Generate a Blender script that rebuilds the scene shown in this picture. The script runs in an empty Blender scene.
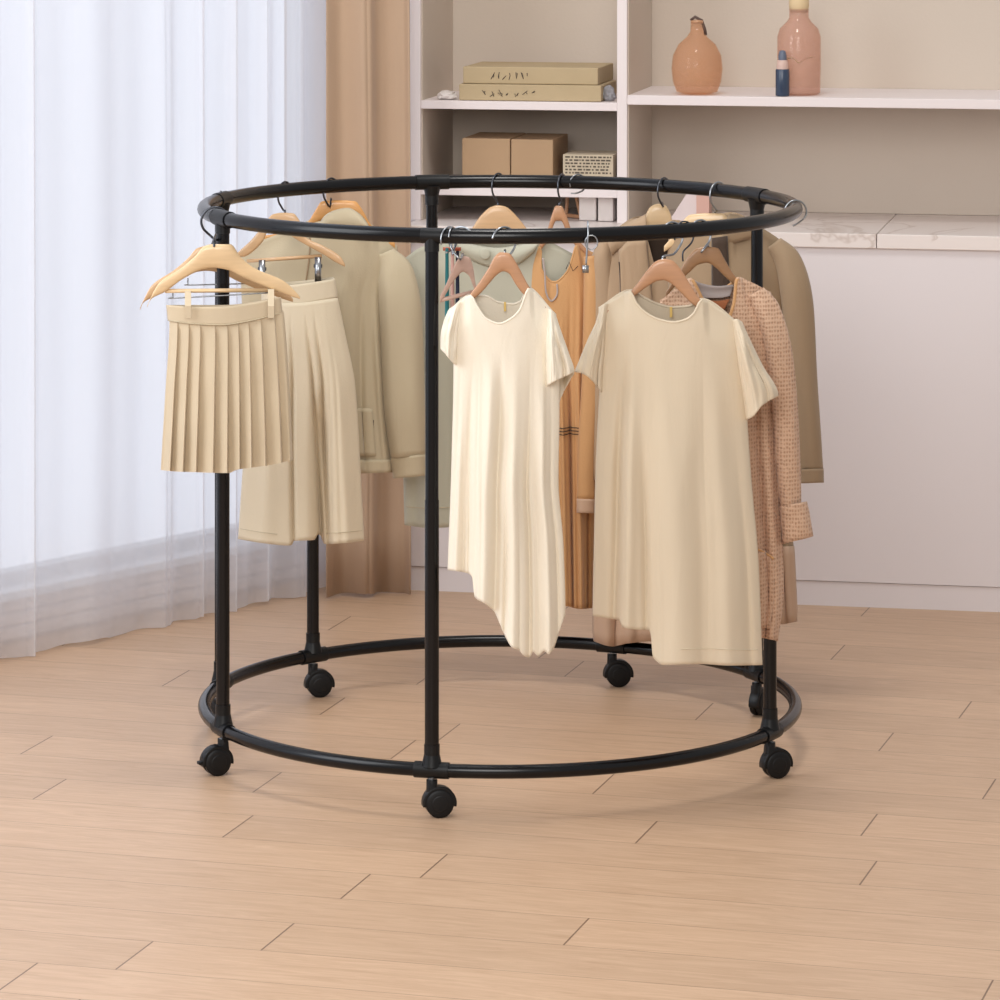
import bpy, bmesh, math, random
import numpy as np
from mathutils import Vector, noise
random.seed(4)
PI = math.pi
F, H, YH = 3866.0, 1.87, -152.0        # focal length in px of a 1000 px frame, eye height, horizon row
C = bpy.context.scene.collection

# ------------------------------------------------------------------ materials
def srgb(c):
    r = []
    for v in c:
        v /= 255.0
        r.append(v/12.92 if v <= .04045 else ((v+.055)/1.055)**2.4)
    return (*r, 1)
def newmat(name):
    m = bpy.data.materials.new(name); m.use_nodes = True
    nt = m.node_tree; b = nt.nodes['Principled BSDF']
    return m, nt, b
def N(nt, t, **kw):
    n = nt.nodes.new(t)
    for k, v in kw.items():
        if k in n.inputs: n.inputs[k].default_value = v
        else: setattr(n, k, v)
    return n
def plain(name, rgb, rough=.5, metal=0, var=.06, vs=8, bump=0, bs=200, **kw):
    m, nt, b = newmat(name)
    tc = N(nt, 'ShaderNodeTexCoord')
    nz = N(nt, 'ShaderNodeTexNoise', Scale=vs, Detail=4)
    nt.links.new(tc.outputs['Object'], nz.inputs['Vector'])
    mx = N(nt, 'ShaderNodeMix', data_type='RGBA')
    c = srgb(rgb)
    mx.inputs[6].default_value = tuple(v*(1-var) for v in c[:3])+(1,)
    mx.inputs[7].default_value = tuple(min(1, v*(1+var)) for v in c[:3])+(1,)
    nt.links.new(nz.outputs['Fac'], mx.inputs[0]); nt.links.new(mx.outputs[2], b.inputs['Base Color'])
    b.inputs['Roughness'].default_value = rough; b.inputs['Metallic'].default_value = metal
    if bump:
        n2 = N(nt, 'ShaderNodeTexNoise', Scale=bs, Detail=3)
        nt.links.new(tc.outputs['Object'], n2.inputs['Vector'])
        bp = N(nt, 'ShaderNodeBump', Strength=bump, Distance=.002)
        nt.links.new(n2.outputs['Fac'], bp.inputs['Height']); nt.links.new(bp.outputs['Normal'], b.inputs['Normal'])
    for k, v in kw.items(): b.inputs[k].default_value = v
    return m
def fabric(name, rgb, kind='weave', trans=.12, var=.05, dark=None):
    """cloth: weave, rib (fine vertical lines) or knit (open crochet pattern)"""
    m, nt, b = newmat(name)
    tc = N(nt, 'ShaderNodeTexCoord')
    nz = N(nt, 'ShaderNodeTexNoise', Scale=5, Detail=5); nt.links.new(tc.outputs['Object'], nz.inputs['Vector'])
    c = srgb(rgb)
    mx = N(nt, 'ShaderNodeMix', data_type='RGBA')
    mx.inputs[6].default_value = tuple(v*(1-var) for v in c[:3])+(1,)
    mx.inputs[7].default_value = tuple(min(1, v*(1+var)) for v in c[:3])+(1,)
    nt.links.new(nz.outputs['Fac'], mx.inputs[0])
    col = mx.outputs[2]
    b.inputs['Roughness'].default_value = .85
    b.inputs['Sheen Weight'].default_value = .15
    bp = N(nt, 'ShaderNodeBump', Strength=.35, Distance=.0015)
    if kind == 'knit':
        mp = N(nt, 'ShaderNodeMapping'); mp.inputs['Scale'].default_value = (1, 0, .7)
        nt.links.new(tc.outputs['Object'], mp.inputs['Vector'])
        vo = N(nt, 'ShaderNodeTexVoronoi', Scale=175, Randomness=.25)
        nt.links.new(mp.outputs[0], vo.inputs['Vector'])
        cr = N(nt, 'ShaderNodeValToRGB'); cr.color_ramp.elements[0].position = .12; cr.color_ramp.elements[1].position = .46
        nt.links.new(vo.outputs['Distance'], cr.inputs[0])
        m2 = N(nt, 'ShaderNodeMix', data_type='RGBA'); m2.inputs[6].default_value = srgb(dark)
        nt.links.new(cr.outputs[0], m2.inputs[0]); nt.links.new(col, m2.inputs[7]); col = m2.outputs[2]
        nt.links.new(cr.outputs[0], bp.inputs['Height']); bp.inputs['Strength'].default_value = .7; bp.inputs['Distance'].default_value = .002
    elif kind == 'rib':
        w = N(nt, 'ShaderNodeTexWave', Scale=210, Distortion=.8); w.bands_direction = 'X'
        w.inputs['Detail'].default_value = 2
        nt.links.new(tc.outputs['Object'], w.inputs['Vector'])
        m2 = N(nt, 'ShaderNodeMix', data_type='RGBA', blend_type='MULTIPLY'); m2.inputs[0].default_value = .08
        nt.links.new(col, m2.inputs[6]); nt.links.new(w.outputs['Color'], m2.inputs[7]); col = m2.outputs[2]
        nt.links.new(w.outputs['Fac'], bp.inputs['Height']); bp.inputs['Strength'].default_value = .3
    else:
        n2 = N(nt, 'ShaderNodeTexNoise', Scale=260, Detail=3); nt.links.new(tc.outputs['Object'], n2.inputs['Vector'])
        nt.links.new(n2.outputs['Fac'], bp.inputs['Height'])
    mpw = N(nt, 'ShaderNodeMapping'); mpw.inputs['Scale'].default_value = (1, 1, .22); nt.links.new(tc.outputs['Object'], mpw.inputs['Vector'])
    nw = N(nt, 'ShaderNodeTexNoise', Scale=24, Detail=3, Distortion=.8); nt.links.new(mpw.outputs[0], nw.inputs['Vector'])
    bw = N(nt, 'ShaderNodeBump', Strength=.18, Distance=.012); nt.links.new(nw.outputs['Fac'], bw.inputs['Height']); nt.links.new(bp.outputs['Normal'], bw.inputs['Normal'])
    nt.links.new(col, b.inputs['Base Color']); nt.links.new(bw.outputs['Normal'], b.inputs['Normal'])
    if trans:
        tr = N(nt, 'ShaderNodeBsdfTranslucent'); nt.links.new(col, tr.inputs[0])
        ms = N(nt, 'ShaderNodeMixShader'); ms.inputs[0].default_value = trans
        nt.links.new(b.outputs[0], ms.inputs[1]); nt.links.new(tr.outputs[0], ms.inputs[2])
        nt.links.new(ms.outputs[0], nt.nodes['Material Output'].inputs[0])
    return m
def wood(name, rgb, rough=.35):
    m, nt, b = newmat(name)
    tc = N(nt, 'ShaderNodeTexCoord'); mp = N(nt, 'ShaderNodeMapping'); mp.inputs['Scale'].default_value = (6, 40, 60)
    nt.links.new(tc.outputs['Object'], mp.inputs['Vector'])
    nz = N(nt, 'ShaderNodeTexNoise', Scale=1.5, Detail=6, Distortion=.5); nt.links.new(mp.outputs[0], nz.inputs['Vector'])
    c = srgb(rgb); mx = N(nt, 'ShaderNodeMix', data_type='RGBA')
    mx.inputs[6].default_value = tuple(v*.8 for v in c[:3])+(1,); mx.inputs[7].default_value = tuple(min(1, v*1.12) for v in c[:3])+(1,)
    nt.links.new(nz.outputs['Fac'], mx.inputs[0]); nt.links.new(mx.outputs[2], b.inputs['Base Color'])
    b.inputs['Roughness'].default_value = rough; b.inputs['Coat Weight'].default_value = .25
    return m

M = {}
M['black'] = plain('black_tube', (5, 5, 8), .24, .0, var=.1, **{'Specular IOR Level': .36})
M['blackjoint'] = plain('black_plastic', (8, 9, 11), .4, var=.1, **{'Specular IOR Level': .35})
M['rubber'] = plain('black_rubber', (8, 8, 10), .5, var=.15, **{'Specular IOR Level': .35})
M['steel'] = plain('steel_wire', (165, 168, 172), .28, 1)
M['darksteel'] = plain('dark_wire', (88, 90, 96), .3, 1)
M['white'] = plain('white_panel', (230, 220, 219), .6, var=.015, vs=3)
M['cabinet'] = plain('cabinet_paint', (226, 219, 220), .55, var=.02, vs=3)
M['taupe'] = plain('taupe_panel', (203, 190, 176), .8, var=.03, vs=3, bump=.15, bs=120)
M['wall'] = plain('wall_paint', (214, 204, 200), .8, var=.02)
M['frame'] = plain('window_frame', (214, 220, 228), .5, var=.02)
M['kick'] = plain('kick_board', (222, 212, 208), .6, var=.02)
M['w_pale'] = wood('pale_birch', (226, 194, 150))
M['w_mid'] = wood('natural_beech', (208, 170, 128))
M['w_brown'] = wood('brown_beech', (190, 142, 106))
M['w_orange'] = wood('orange_pine', (222, 162, 96))
M['w_dark'] = wood('dull_walnut', (160, 120, 84))
M['w_pink'] = wood('pinkish_beech', (208, 174, 158))
M['f_skirt'] = fabric('skirt_twill', (206, 189, 161), trans=.05)
M['f_trouser'] = fabric('trouser_cotton', (220, 206, 180), trans=.05)
M['f_olive'] = fabric('jacket_olive_beige', (194, 180, 152), trans=.04)
M['f_sage'] = fabric('shirt_sage', (198, 196, 178), trans=.15)
M['f_cream'] = fabric('blouse_cream', (247, 238, 220), trans=.15, var=.03)
M['f_caramel'] = fabric('caramel_wool', (206, 158, 108), trans=.04)
M['f_taupe'] = fabric('coat_taupe', (176, 150, 122), trans=.02)
M['f_pinktan'] = fabric('lining_pinkish_tan', (200, 168, 142), trans=.02)
M['f_brown'] = fabric('coat_brown', (160, 136, 108), trans=.02)
M['f_dress'] = fabric('dress_ribbed', (233, 217, 191), kind='rib', trans=.12, var=.03)
M['f_knit'] = fabric('cardigan_knit', (214, 178, 150), kind='knit', trans=.06, dark=(182, 140, 112))
M['f_grey'] = fabric('grey_neckband', (176, 164, 160), trans=0)
M['f_rust'] = fabric('rust_lining', (170, 104, 66), trans=0)
M['f_lining'] = fabric('dark_lining', (66, 50, 38), trans=0)
M['thread'] = plain('dark_thread', (60, 48, 42), .8)
M['tag'] = plain('yellow_tag', (226, 190, 110), .7)

# ------------------------------------------------------------------ object helpers
def mesh_obj(name, verts, faces, mat, parent=None, smooth=True, origin=None, mats=None, fm=None):
    org = Vector(parent.matrix_world.translation) if parent is not None else Vector(origin or (0, 0, 0))
    if parent is not None and '_org' in parent: org = Vector(parent['_org'])
    me = bpy.data.meshes.new(name)
    me.from_pydata([tuple(Vector(v)-org) for v in verts], [], faces)
    me.materials.append(mat)
    for m in (mats or []): me.materials.append(m)
    if fm:
        for p, k in zip(me.polygons, fm): p.material_index = k
    bm = bmesh.new(); bm.from_mesh(me); bmesh.ops.recalc_face_normals(bm, faces=bm.faces); bm.to_mesh(me); bm.free()
    me.polygons.foreach_set('use_smooth', [smooth]*len(me.polygons)); me.update()
    o = bpy.data.objects.new(name, me); C.objects.link(o)
    if parent is not None: o.parent = parent; ORG[o.name] = org
    else: o.location = org; ORG[o.name] = org
    o_org[o.name] = org
    return o
ORG = {}; o_org = {}
def child(name, verts, faces, mat, parent, smooth=True, **k):
    """mesh under a thing: every object of a thing shares the thing's base as its origin"""
    org = o_org[parent.name]
    o = mesh_obj(name, verts, faces, mat, None, smooth, origin=org, **k)
    o.location = (0, 0, 0); o.parent = parent
    return o
def thing(name, loc, label, cat, group=None):
    o = bpy.data.objects.new(name, None); o.empty_display_size = .05
    C.objects.link(o); o.location = loc; o_org[o.name] = Vector(loc)
    return tag(o, label, cat, group)
def tag(o, label, cat, group=None):
    o['label'] = label; o['category'] = cat
    if group: o['group'] = group
    return o
def structure(o): o['kind'] = 'structure'; return o
def flatshade(o, ang=35):
    o.data.polygons.foreach_set('use_smooth', [False]*len(o.data.polygons)); return o
def bevel(o, w, seg=2):
    b = o.modifiers.new('bevel', 'BEVEL'); b.width = w; b.segments = seg; b.limit_method = 'ANGLE'; b.angle_limit = .6
    return o
def solid(o, t):
    s = o.modifiers.new('thickness', 'SOLIDIFY'); s.thickness = t; s.offset = 0; return o

# geometry collectors
class G:
    def __init__(s): s.v = []; s.f = []; s.m = []
    def add(s, v, f, k=0):
        n = len(s.v); s.v += [Vector(p) for p in v]; s.f += [tuple(i+n for i in q) for q in f]; s.m += [k]*len(f); return s
    def hexa(s, p, k=0):   # 8 pts: bottom 4, top 4
        return s.add(p, [(0,3,2,1),(4,5,6,7),(0,1,5,4),(1,2,6,5),(2,3,7,6),(3,0,4,7)], k)
    def box(s, x0, x1, y0, y1, z0, z1, k=0, tf=None):
        p = [(x0,y0,z0),(x1,y0,z0),(x1,y1,z0),(x0,y1,z0),(x0,y0,z1),(x1,y0,z1),(x1,y1,z1),(x0,y1,z1)]
        if tf: p = [tf(*q) for q in p]
        return s.hexa(p, k)
    def tube(s, pts, r, n=10, closed=False, cap=True, k=0):
        pts = [Vector(p) for p in pts]; m = len(pts)
        rs = r if isinstance(r, (list, tuple)) else [r]*m
        T = []
        for i in range(m):
            a = pts[(i-1) % m] if closed or i else pts[0]; b = pts[(i+1) % m] if closed or i < m-1 else pts[-1]
            t = (b-a); T.append(t.normalized() if t.length > 1e-9 else Vector((0,0,1)))
        up = Vector((0, 0, 1)) if abs(T[0].z) < .9 else Vector((0, 1, 0))
        nrm = (up - T[0]*up.dot(T[0])).normalized(); V = []
        for i in range(m):
            nrm = (nrm - T[i]*nrm.dot(T[i])).normalized(); bi = T[i].cross(nrm)
            for j in range(n):
                a = 2*PI*j/n; V.append(pts[i] + (nrm*math.cos(a)+bi*math.sin(a))*rs[i])
        Fc = []
        for i in range(m if closed else m-1):
            for j in range(n):
                a = i*n+j; b = i*n+(j+1) % n; c = ((i+1) % m)*n+(j+1) % n; d = ((i+1) % m)*n+j
                Fc.append((a, b, c, d))
        if cap and not closed:
            Fc.append(tuple(range(n-1, -1, -1))); Fc.append(tuple((m-1)*n+j for j in range(n)))
        return s.add(V, Fc, k)
    def lathe(s, prof, c, n=28, axis='z', ax=None, k=0):
        """prof list of (r, h); revolve about an axis through c"""
        A = Vector(ax) if ax is not None else Vector((0, 0, 1)); A.normalize()
        u = A.orthogonal().normalized(); w = A.cross(u); V = []; Fc = []
        for r, h in prof:
            for j in range(n):
                a = 2*PI*j/n; V.append(Vector(c)+A*h+(u*math.cos(a)+w*math.sin(a))*max(r, 1e-5))
        for i in range(len(prof)-1):
            for j in range(n):
                Fc.append((i*n+j, i*n+(j+1) % n, (i+1)*n+(j+1) % n, (i+1)*n+j))
        return s.add(V, Fc, k)
def smooth_path(pts, sub=6):
    pts = [Vector(p) for p in pts]; out = []
    for i in range(len(pts)-1):
        p0 = pts[max(i-1, 0)]; p1 = pts[i]; p2 = pts[i+1]; p3 = pts[min(i+2, len(pts)-1)]
        for j in range(sub):
            t = j/sub
            out.append(.5*((2*p1)+(p2-p0)*t+(2*p0-5*p1+4*p2-p3)*t*t+(3*p1-p0-3*p2+p3)*t**3))
    out.append(pts[-1]); return out
def interp(tab):
    """smooth monotone interpolation of a table of (x, y) pairs"""
    tab = sorted(tab); xs = np.array([t[0] for t in tab], float); ys = np.array([t[1] for t in tab], float)
    if len(xs) == 1: return lambda q: float(ys[0])
    h = np.diff(xs); d = np.diff(ys)/h; m = np.zeros(len(xs)); m[0] = d[0]; m[-1] = d[-1]
    for i in range(1, len(xs)-1):
        m[i] = 0 if d[i-1]*d[i] <= 0 else 2*d[i-1]*d[i]/(d[i-1]+d[i])
    def f(q):
        q = min(max(q, xs[0]), xs[-1]); i = min(int(np.searchsorted(xs, q, 'right'))-1, len(xs)-2); i = max(i, 0)
        t = (q-xs[i])/h[i]; t2 = t*t; t3 = t2*t
        return float((2*t3-3*t2+1)*ys[i]+(t3-2*t2+t)*h[i]*m[i]+(-2*t3+3*t2)*ys[i+1]+(t3-t2)*h[i]*m[i+1])
    return f
def sst(x): x = min(max(x, 0), 1); return x*x*(3-2*x)

class Plane:
    """vertical plane through depth z0 at column px0, turned by yaw; measured sizes in the picture become metres on it"""
    def __init__(s, px0, z0, yaw=0):
        s.t = math.tan(math.radians(yaw)); s.X0 = (px0-500)/F*z0; s.Z0 = z0; y = math.radians(yaw)
        s.n = Vector((math.sin(y), -math.cos(y), 0))
    def __call__(s, px, py, d=0):
        a = (px-500)/F; Y = (s.Z0-s.X0*s.t)/(1-a*s.t)
        if not d: return Vector((a*Y, Y, H-(py-YH)/F*Y))
        Y2 = Y + s.n.y*d
        return Vector((a*Y2, Y2, H-(py-YH)/F*Y2))
def W(px, py, z): return Vector(((px-500)/F*z, z, H-(py-YH)/F*z))

# ------------------------------------------------------------------ garments
def cloth_body(name, mat, parent, P, L, R, topF, topB, botF, botB=None, T=((0, .03),), neck=(.3, .7), folds=(), nu=80, nv=70,
               wob=.003, seed=0, pleats=0, pinch=None, thick=.0022, open_front=None, hemflare=None, auto=None):
    folds = list(folds)
    if auto:
        rr = random.Random(seed*77+nu)
        for _ in range(auto[0]):
            u0 = rr.uniform(.06, .94); folds.append((u0, u0+(u0-.5)*rr.uniform(-.05, .12)+rr.uniform(-.03, .03), rr.uniform(.008, .022), rr.choice((-1, 1))*auto[1]*rr.uniform(.4, 1), rr.uniform(0, .55)))
    Lf, Rf, Tf = interp(L), interp(R), interp(T)
    xl0, xr0 = L[0][1], R[0][1]; xlb, xrb = L[-1][1], R[-1][1]
    tu = lambda tab: interp([((x-xl0)/(xr0-xl0), y) for x, y in tab])
    bu = lambda tab: interp([((x-xlb)/(xrb-xlb), y) for x, y in tab])
    tF, tB, bF = tu(topF), tu(topB), bu(botF); bB = bu(botB) if botB else (lambda u: bF(u)-1.5)
    def pt(u, v, side):
        top = (tF if side > 0 else tB)(u); bot = (bF if side > 0 else bB)(u)
        if side < 0 and (u < 1e-6 or u > 1-1e-6): top = tF(u); bot = bF(u)
        y = top+(bot-top)*v; xl, xr = Lf(y), Rf(y); x = xl+(xr-xl)*u
        e = max(math.sin(PI*u), 0)**.6
        t = Tf(y)
        out = 0 if neck[0] <= u <= neck[1] else 1
        if out:
            dist = min(abs(u-neck[0]), abs(u-neck[1])); k = sst(dist/.05)
            t *= (1-k)+k*(.4+.6*sst(v/.12))
        d = t*e*side
        if pinch:
            pk = math.exp(-((u-pinch[0])/pinch[1])**2)*sst((v-pinch[2])/.25); d *= 1-pk*.93
        f = 0
        for (u0, u1, w, a, vs) in folds:
            uc = u0+(u1-u0)*v
            f += a*math.exp(-((u-uc)/w)**2)*sst((v-vs)/.5)
        edge = min(1, min(u, 1-u)/.06)
        f *= edge
        f += wob*noise.noise(Vector((u*7+seed, v*3.2, seed*1.7)))*sst(v*4)*edge
        if pleats:
            for a_, b_ in zip(pleats[:-1], pleats[1:]):
                if a_ <= u <= b_: q = (u-a_)/(b_-a_); break
            saw = (q/.93 if q < .93 else (1-q)/.07)-.45
            f += saw*(.006+.018*v)*sst(v*14)*min(1, min(u, 1-u)/.02)
        d += f*(1 if side > 0 else .6)
        return P(x, y, d)
    V = []
    idx = {}
    for j in range(nv+1):
        v = j/nv
        for i in range(nu+1): V.append(pt(i/nu, v, 1))
        for i in range(nu-1, 0, -1): V.append(pt(i/nu, v, -1))
    n = 2*nu; Fc = []; fm = []
    for j in range(nv):
        for i in range(n):
            a, b = j*n+i, j*n+(i+1) % n
            Fc.append((a, b, b+n, a+n))
    o = child(name, V, Fc, mat, parent)
    solid(o, thick)
    o['_n'] = n
    return o, pt
def neck_trim(name, mat, parent, pt, neck, r=.0028, n=26, off=.0):
    a, b = neck; pts = []
    for i in range(n+1): pts.append(pt(a+(b-a)*i/n, .004, 1))
    for i in range(n, -1, -1): pts.append(pt(a+(b-a)*i/n, .004, -1))
    # drop near duplicates
    q = [pts[0]]
    for p in pts[1:]:
        if (p-q[-1]).length > .0015: q.append(p)
    if (q[0]-q[-1]).length < .0015: q.pop()
    g = G().tube(q, r, 8, closed=True); return child(name, g.v, g.f, mat, parent)
def sleeve(name, mat, parent, P, st, n=28, m=34, off=0, wob=.0025, seed=0, thick=.002, end_slant=0, fold=()):
    """st: stations (x, y, half width px, half depth m) along the sleeve"""
    st = [tuple(s) for s in st]; k = len(st)
    fs = [interp([(i, s[c]) for i, s in enumerate(st)]) for c in range(4)]
    V = []; Fc = []
    for j in range(m+1):
        q = (k-1)*j/m; x, y, w, t = [f(q) for f in fs]
        e = .02; dx = fs[0](min(q+e, k-1))-fs[0](max(q-e, 0)); dy = fs[1](min(q+e, k-1))-fs[1](max(q-e, 0))
        l = math.hypot(dx, dy) or 1; nx, ny = dy/l, -dx/l      # across the sleeve
        for i in range(n):
            a = 2*PI*i/n; ca, sa = math.cos(a), math.sin(a)
            ca2 = math.copysign(abs(ca)**.8, ca)
            f = wob*noise.noise(Vector((a*1.3+seed, j/m*3, seed)))*sst(j/m*4)
            for (a0, wd, am) in fold: f += am*math.exp(-(((ca-a0))/wd)**2)*(1 if sa > 0 else 0)*sst(j/m*2)
            s = ca2*w; sl = end_slant*ca*(j/m)**3
            V.append(P(x+nx*s+dx/l*sl, y+ny*s+dy/l*sl, off+sa*t+f))
    for j in range(m):
        for i in range(n):
            a, b = j*n+i, j*n+(i+1) % n; Fc.append((a, b, b+n, a+n))
    o = child(name, V, Fc, mat, parent); solid(o, thick); return o
def strip(name, mat, parent, pts, r, n=6, closed=False):
    g = G().tube(pts, r, n, closed=closed); return child(name, g.v, g.f, mat, parent)
def at_height(pt, u, z):
    a, b = 0.0, 1.0
    for _ in range(24):
        m = (a+b)/2
        if pt(u, m, 1).z > z: a = m
        else: b = m
    return pt(u, a, 1)
def patch(name, mat, parent, pt, us, vs, lift=.003, nu=12, nv=12, thick=.002, shape=None):
    """a piece sewn onto the front of a body: pocket, placket, band"""
    V = []; Fc = []
    for j in range(nv+1):
        for i in range(nu+1):
            a, b = i/nu, j/nv
            u = us[0]+(us[1]-us[0])*a; v = vs[0]+(vs[1]-vs[0])*b
            if shape: u, v = shape(a, b, u, v)
            p = pt(u, v, 1); q1 = pt(min(u+.01, 1), v, 1); q2 = pt(u, min(v+.01, 1), 1)
            nn = (q1-p).cross(q2-p)
            if nn.length < 1e-9: nn = Vector((0, -1, 0))
            nn.normalize()
            if nn.y > 0: nn = -nn
            V.append(p+nn*lift)
    for j in range(nv):
        for i in range(nu):
            a = j*(nu+1)+i; Fc.append((a, a+1, a+nu+2, a+nu+1))
    o = child(name, V, Fc, mat, parent); solid(o, thick); return o

# ------------------------------------------------------------------ the clothes rack
RC, RR = 8.06, .6145
ZT, ZB = 1.122, .091
def ringp(th, z): return Vector((RR*math.sin(th), RC-RR*math.cos(th), z))     # th = 0 is the front
def theta_px(px, rear=False):
    best = None
    for i in range(7200):
        th = -PI+2*PI*i/7200; p = ringp(th, 0)
        if (abs(th) > PI/2) != rear: continue
        e = abs((p.x/p.y*F+500)-px)
        if best is None or e < best[0]: best = (e, th)
    return best[1]
rack = thing('clothes_rack', (0, RC, 0), 'round black tube clothes rack on swivel casters standing on the oak floor', 'clothes rack')
def ring(z, r, name):
    g = G().tube([ringp(2*PI*i/160, z) for i in range(160)], r, 16, closed=True)
    return child(name, g.v, g.f, M['black'], rack)
ring(ZT, .0150, 'top_ring'); ring(ZB, .0135, 'bottom_ring')
def lerp_tube(p, q, r, n=16): return G().tube([p, q], r, n)
def post(th, joint=.505, top=1.0):
    a, b = ringp(th, ZB), ringp(th, ZB+(ZT-ZB)*top)
    g = G().tube([a, a+(b-a)*joint], .0139 if th is th_f else .0134, 18).tube([a+(b-a)*joint, b], .0130, 18)
    o = child('post', g.v, g.f, M['black'], rack); flat_caps(o); return o
def flat_caps(o):
    e = o.modifiers.new('crease', 'EDGE_SPLIT'); e.split_angle = math.radians(40)
def connector(th, z, up, r=.0160, half=.034, flare=True):
    da = half/RR
    g = G().tube([ringp(th+da*k/5, z) for k in range(-5, 6)], r, 18)
    p = ringp(th, z); s = 1 if up else -1
    g.tube([p, p+Vector((0, 0, s*(.05 if flare else .03)))], .0154 if flare else .0144, 18)
    if flare: g.tube([p+Vector((0, 0, s*.008)), p+Vector((0, 0, s*.022)), p+Vector((0, 0, s*.03))], [.0205, .0172, .0156], 18)
    o = child('pipe_connector', g.v, g.f, M['blackjoint'], rack); flat_caps(o); return o
def caster(th, ang):
    """twin wheel swivel caster; ang = heading of the wheel plane"""
    p = ringp(th, 0); d = Vector((math.cos(ang), math.sin(ang), 0)); ax = Vector((-d.y, d.x, 0)); R = .0272
    c = p + d*.014 + Vector((0, 0, R))
    # hood: a curved shell over the wheels
    g = G(); V = []; Fc = []; n = 22
    for i in range(n+1):
        a = math.radians(-12+(202)*i/n)
        for r in (R-.003, R+.006):
            for w in (-.0115, .0115):
                V.append(c + d*(math.cos(a)*r) + Vector((0, 0, math.sin(a)*r)) + ax*w)
    for i in range(n):
        b = i*4; e = b+4
        Fc += [(b+2, b+3, e+3, e+2), (b, e, e+1, b+1), (b, b+2, e+2, e), (b+1, e+1, e+3, b+3)]
    Fc += [(0, 1, 3, 2), (n*4, n*4+2, n*4+3, n*4+1)]
    g.add(V, Fc)
    top = c - d*.014
    g.tube([top+Vector((0, 0, -.002)), top+Vector((0, 0, .046))], .0110, 14)       # king pin housing
    g.add([c+d*x+ax*w+Vector((0, 0, z)) for w in (-.011, .011) for x, z in ((-.026, -.002), (-.004, -.004), (0, .031), (-.022, .040))],
          [(0, 1, 2, 3), (7, 6, 5, 4), (0, 4, 5, 1), (1, 5, 6, 2), (2, 6, 7, 3), (3, 7, 4, 0)])
    h = child('caster', g.v, g.f, M['blackjoint'], rack); bevel(h, .0012)
    for s in (-1, 1):
        w = G().lathe([(0, .003), (R*.55, .003), (R*.6, .002), (R-.004, .002), (R, 0), (R, -.009), (R-.003, -.012), (0, -.012)], c+ax*s*.0125, 28, ax=ax*s)
        sub = child('wheel', w.v, w.f, M['rubber'], h); bevel(sub, .0006)
    w = G().tube([top+Vector((0, 0, .042)), top+Vector((0, 0, .0465))], .0085, 14)
    w.tube([top+Vector((0, 0, .030)), top+Vector((0, 0, .080-R+.012))], .0048, 12)
    child('stem', w.v, w.f, M['steel'], h)
    if th is not th_lf: return
    # brake tab
    tb = G(); q = c + d*.044
    tb.hexa([q+d*x+ax*y+Vector((0, 0, z)) for z, dx in ((-.002, 0), (.004, .004)) for x, y in ((-.020, -.007), (-.004, -.007), (-.004, .007), (-.020, .007))])
    bevel(child('brake_tab', tb.v, tb.f, M['rubber'], h), .001)
th_f, th_lf, th_rf = theta_px(432), theta_px(223), theta_px(770)
th_lr, th_bl, th_b, th_br, th_rr = theta_px(221, True), theta_px(313, True), theta_px(432, True), theta_px(612, True), theta_px(757, True)
for th in (th_f, th_lf, th_lr, th_b, th_rr): post(th)
post(th_bl, top=.66, joint=.5); post(th_rf, top=.58, joint=.5)
for th in (th_f, th_lf, th_rf, th_lr, th_bl, th_br, th_rr): connector(th, ZB, True)
for th in (th_f,): connector(th, ZT, False, r=.0153, half=.02, flare=False)
for th in (th_lf, th_b, th_rr): connector(th, ZT, False, half=.038, r=.0170, flare=th is not th_lf)
for th in (th_lr,): connector(th, ZT, False, half=.03, r=.0168)
for th, a in ((th_f, math.radians(12)), (th_lf, math.radians(205)), (th_rf, math.radians(25)), (th_lr, math.radians(120)),
              (th_bl, math.radians(15)), (th_br, math.radians(10)), (th_rr, math.radians(60)), (th_b, math.radians(80))):
    if th is not th_b: caster(th, a)

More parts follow.
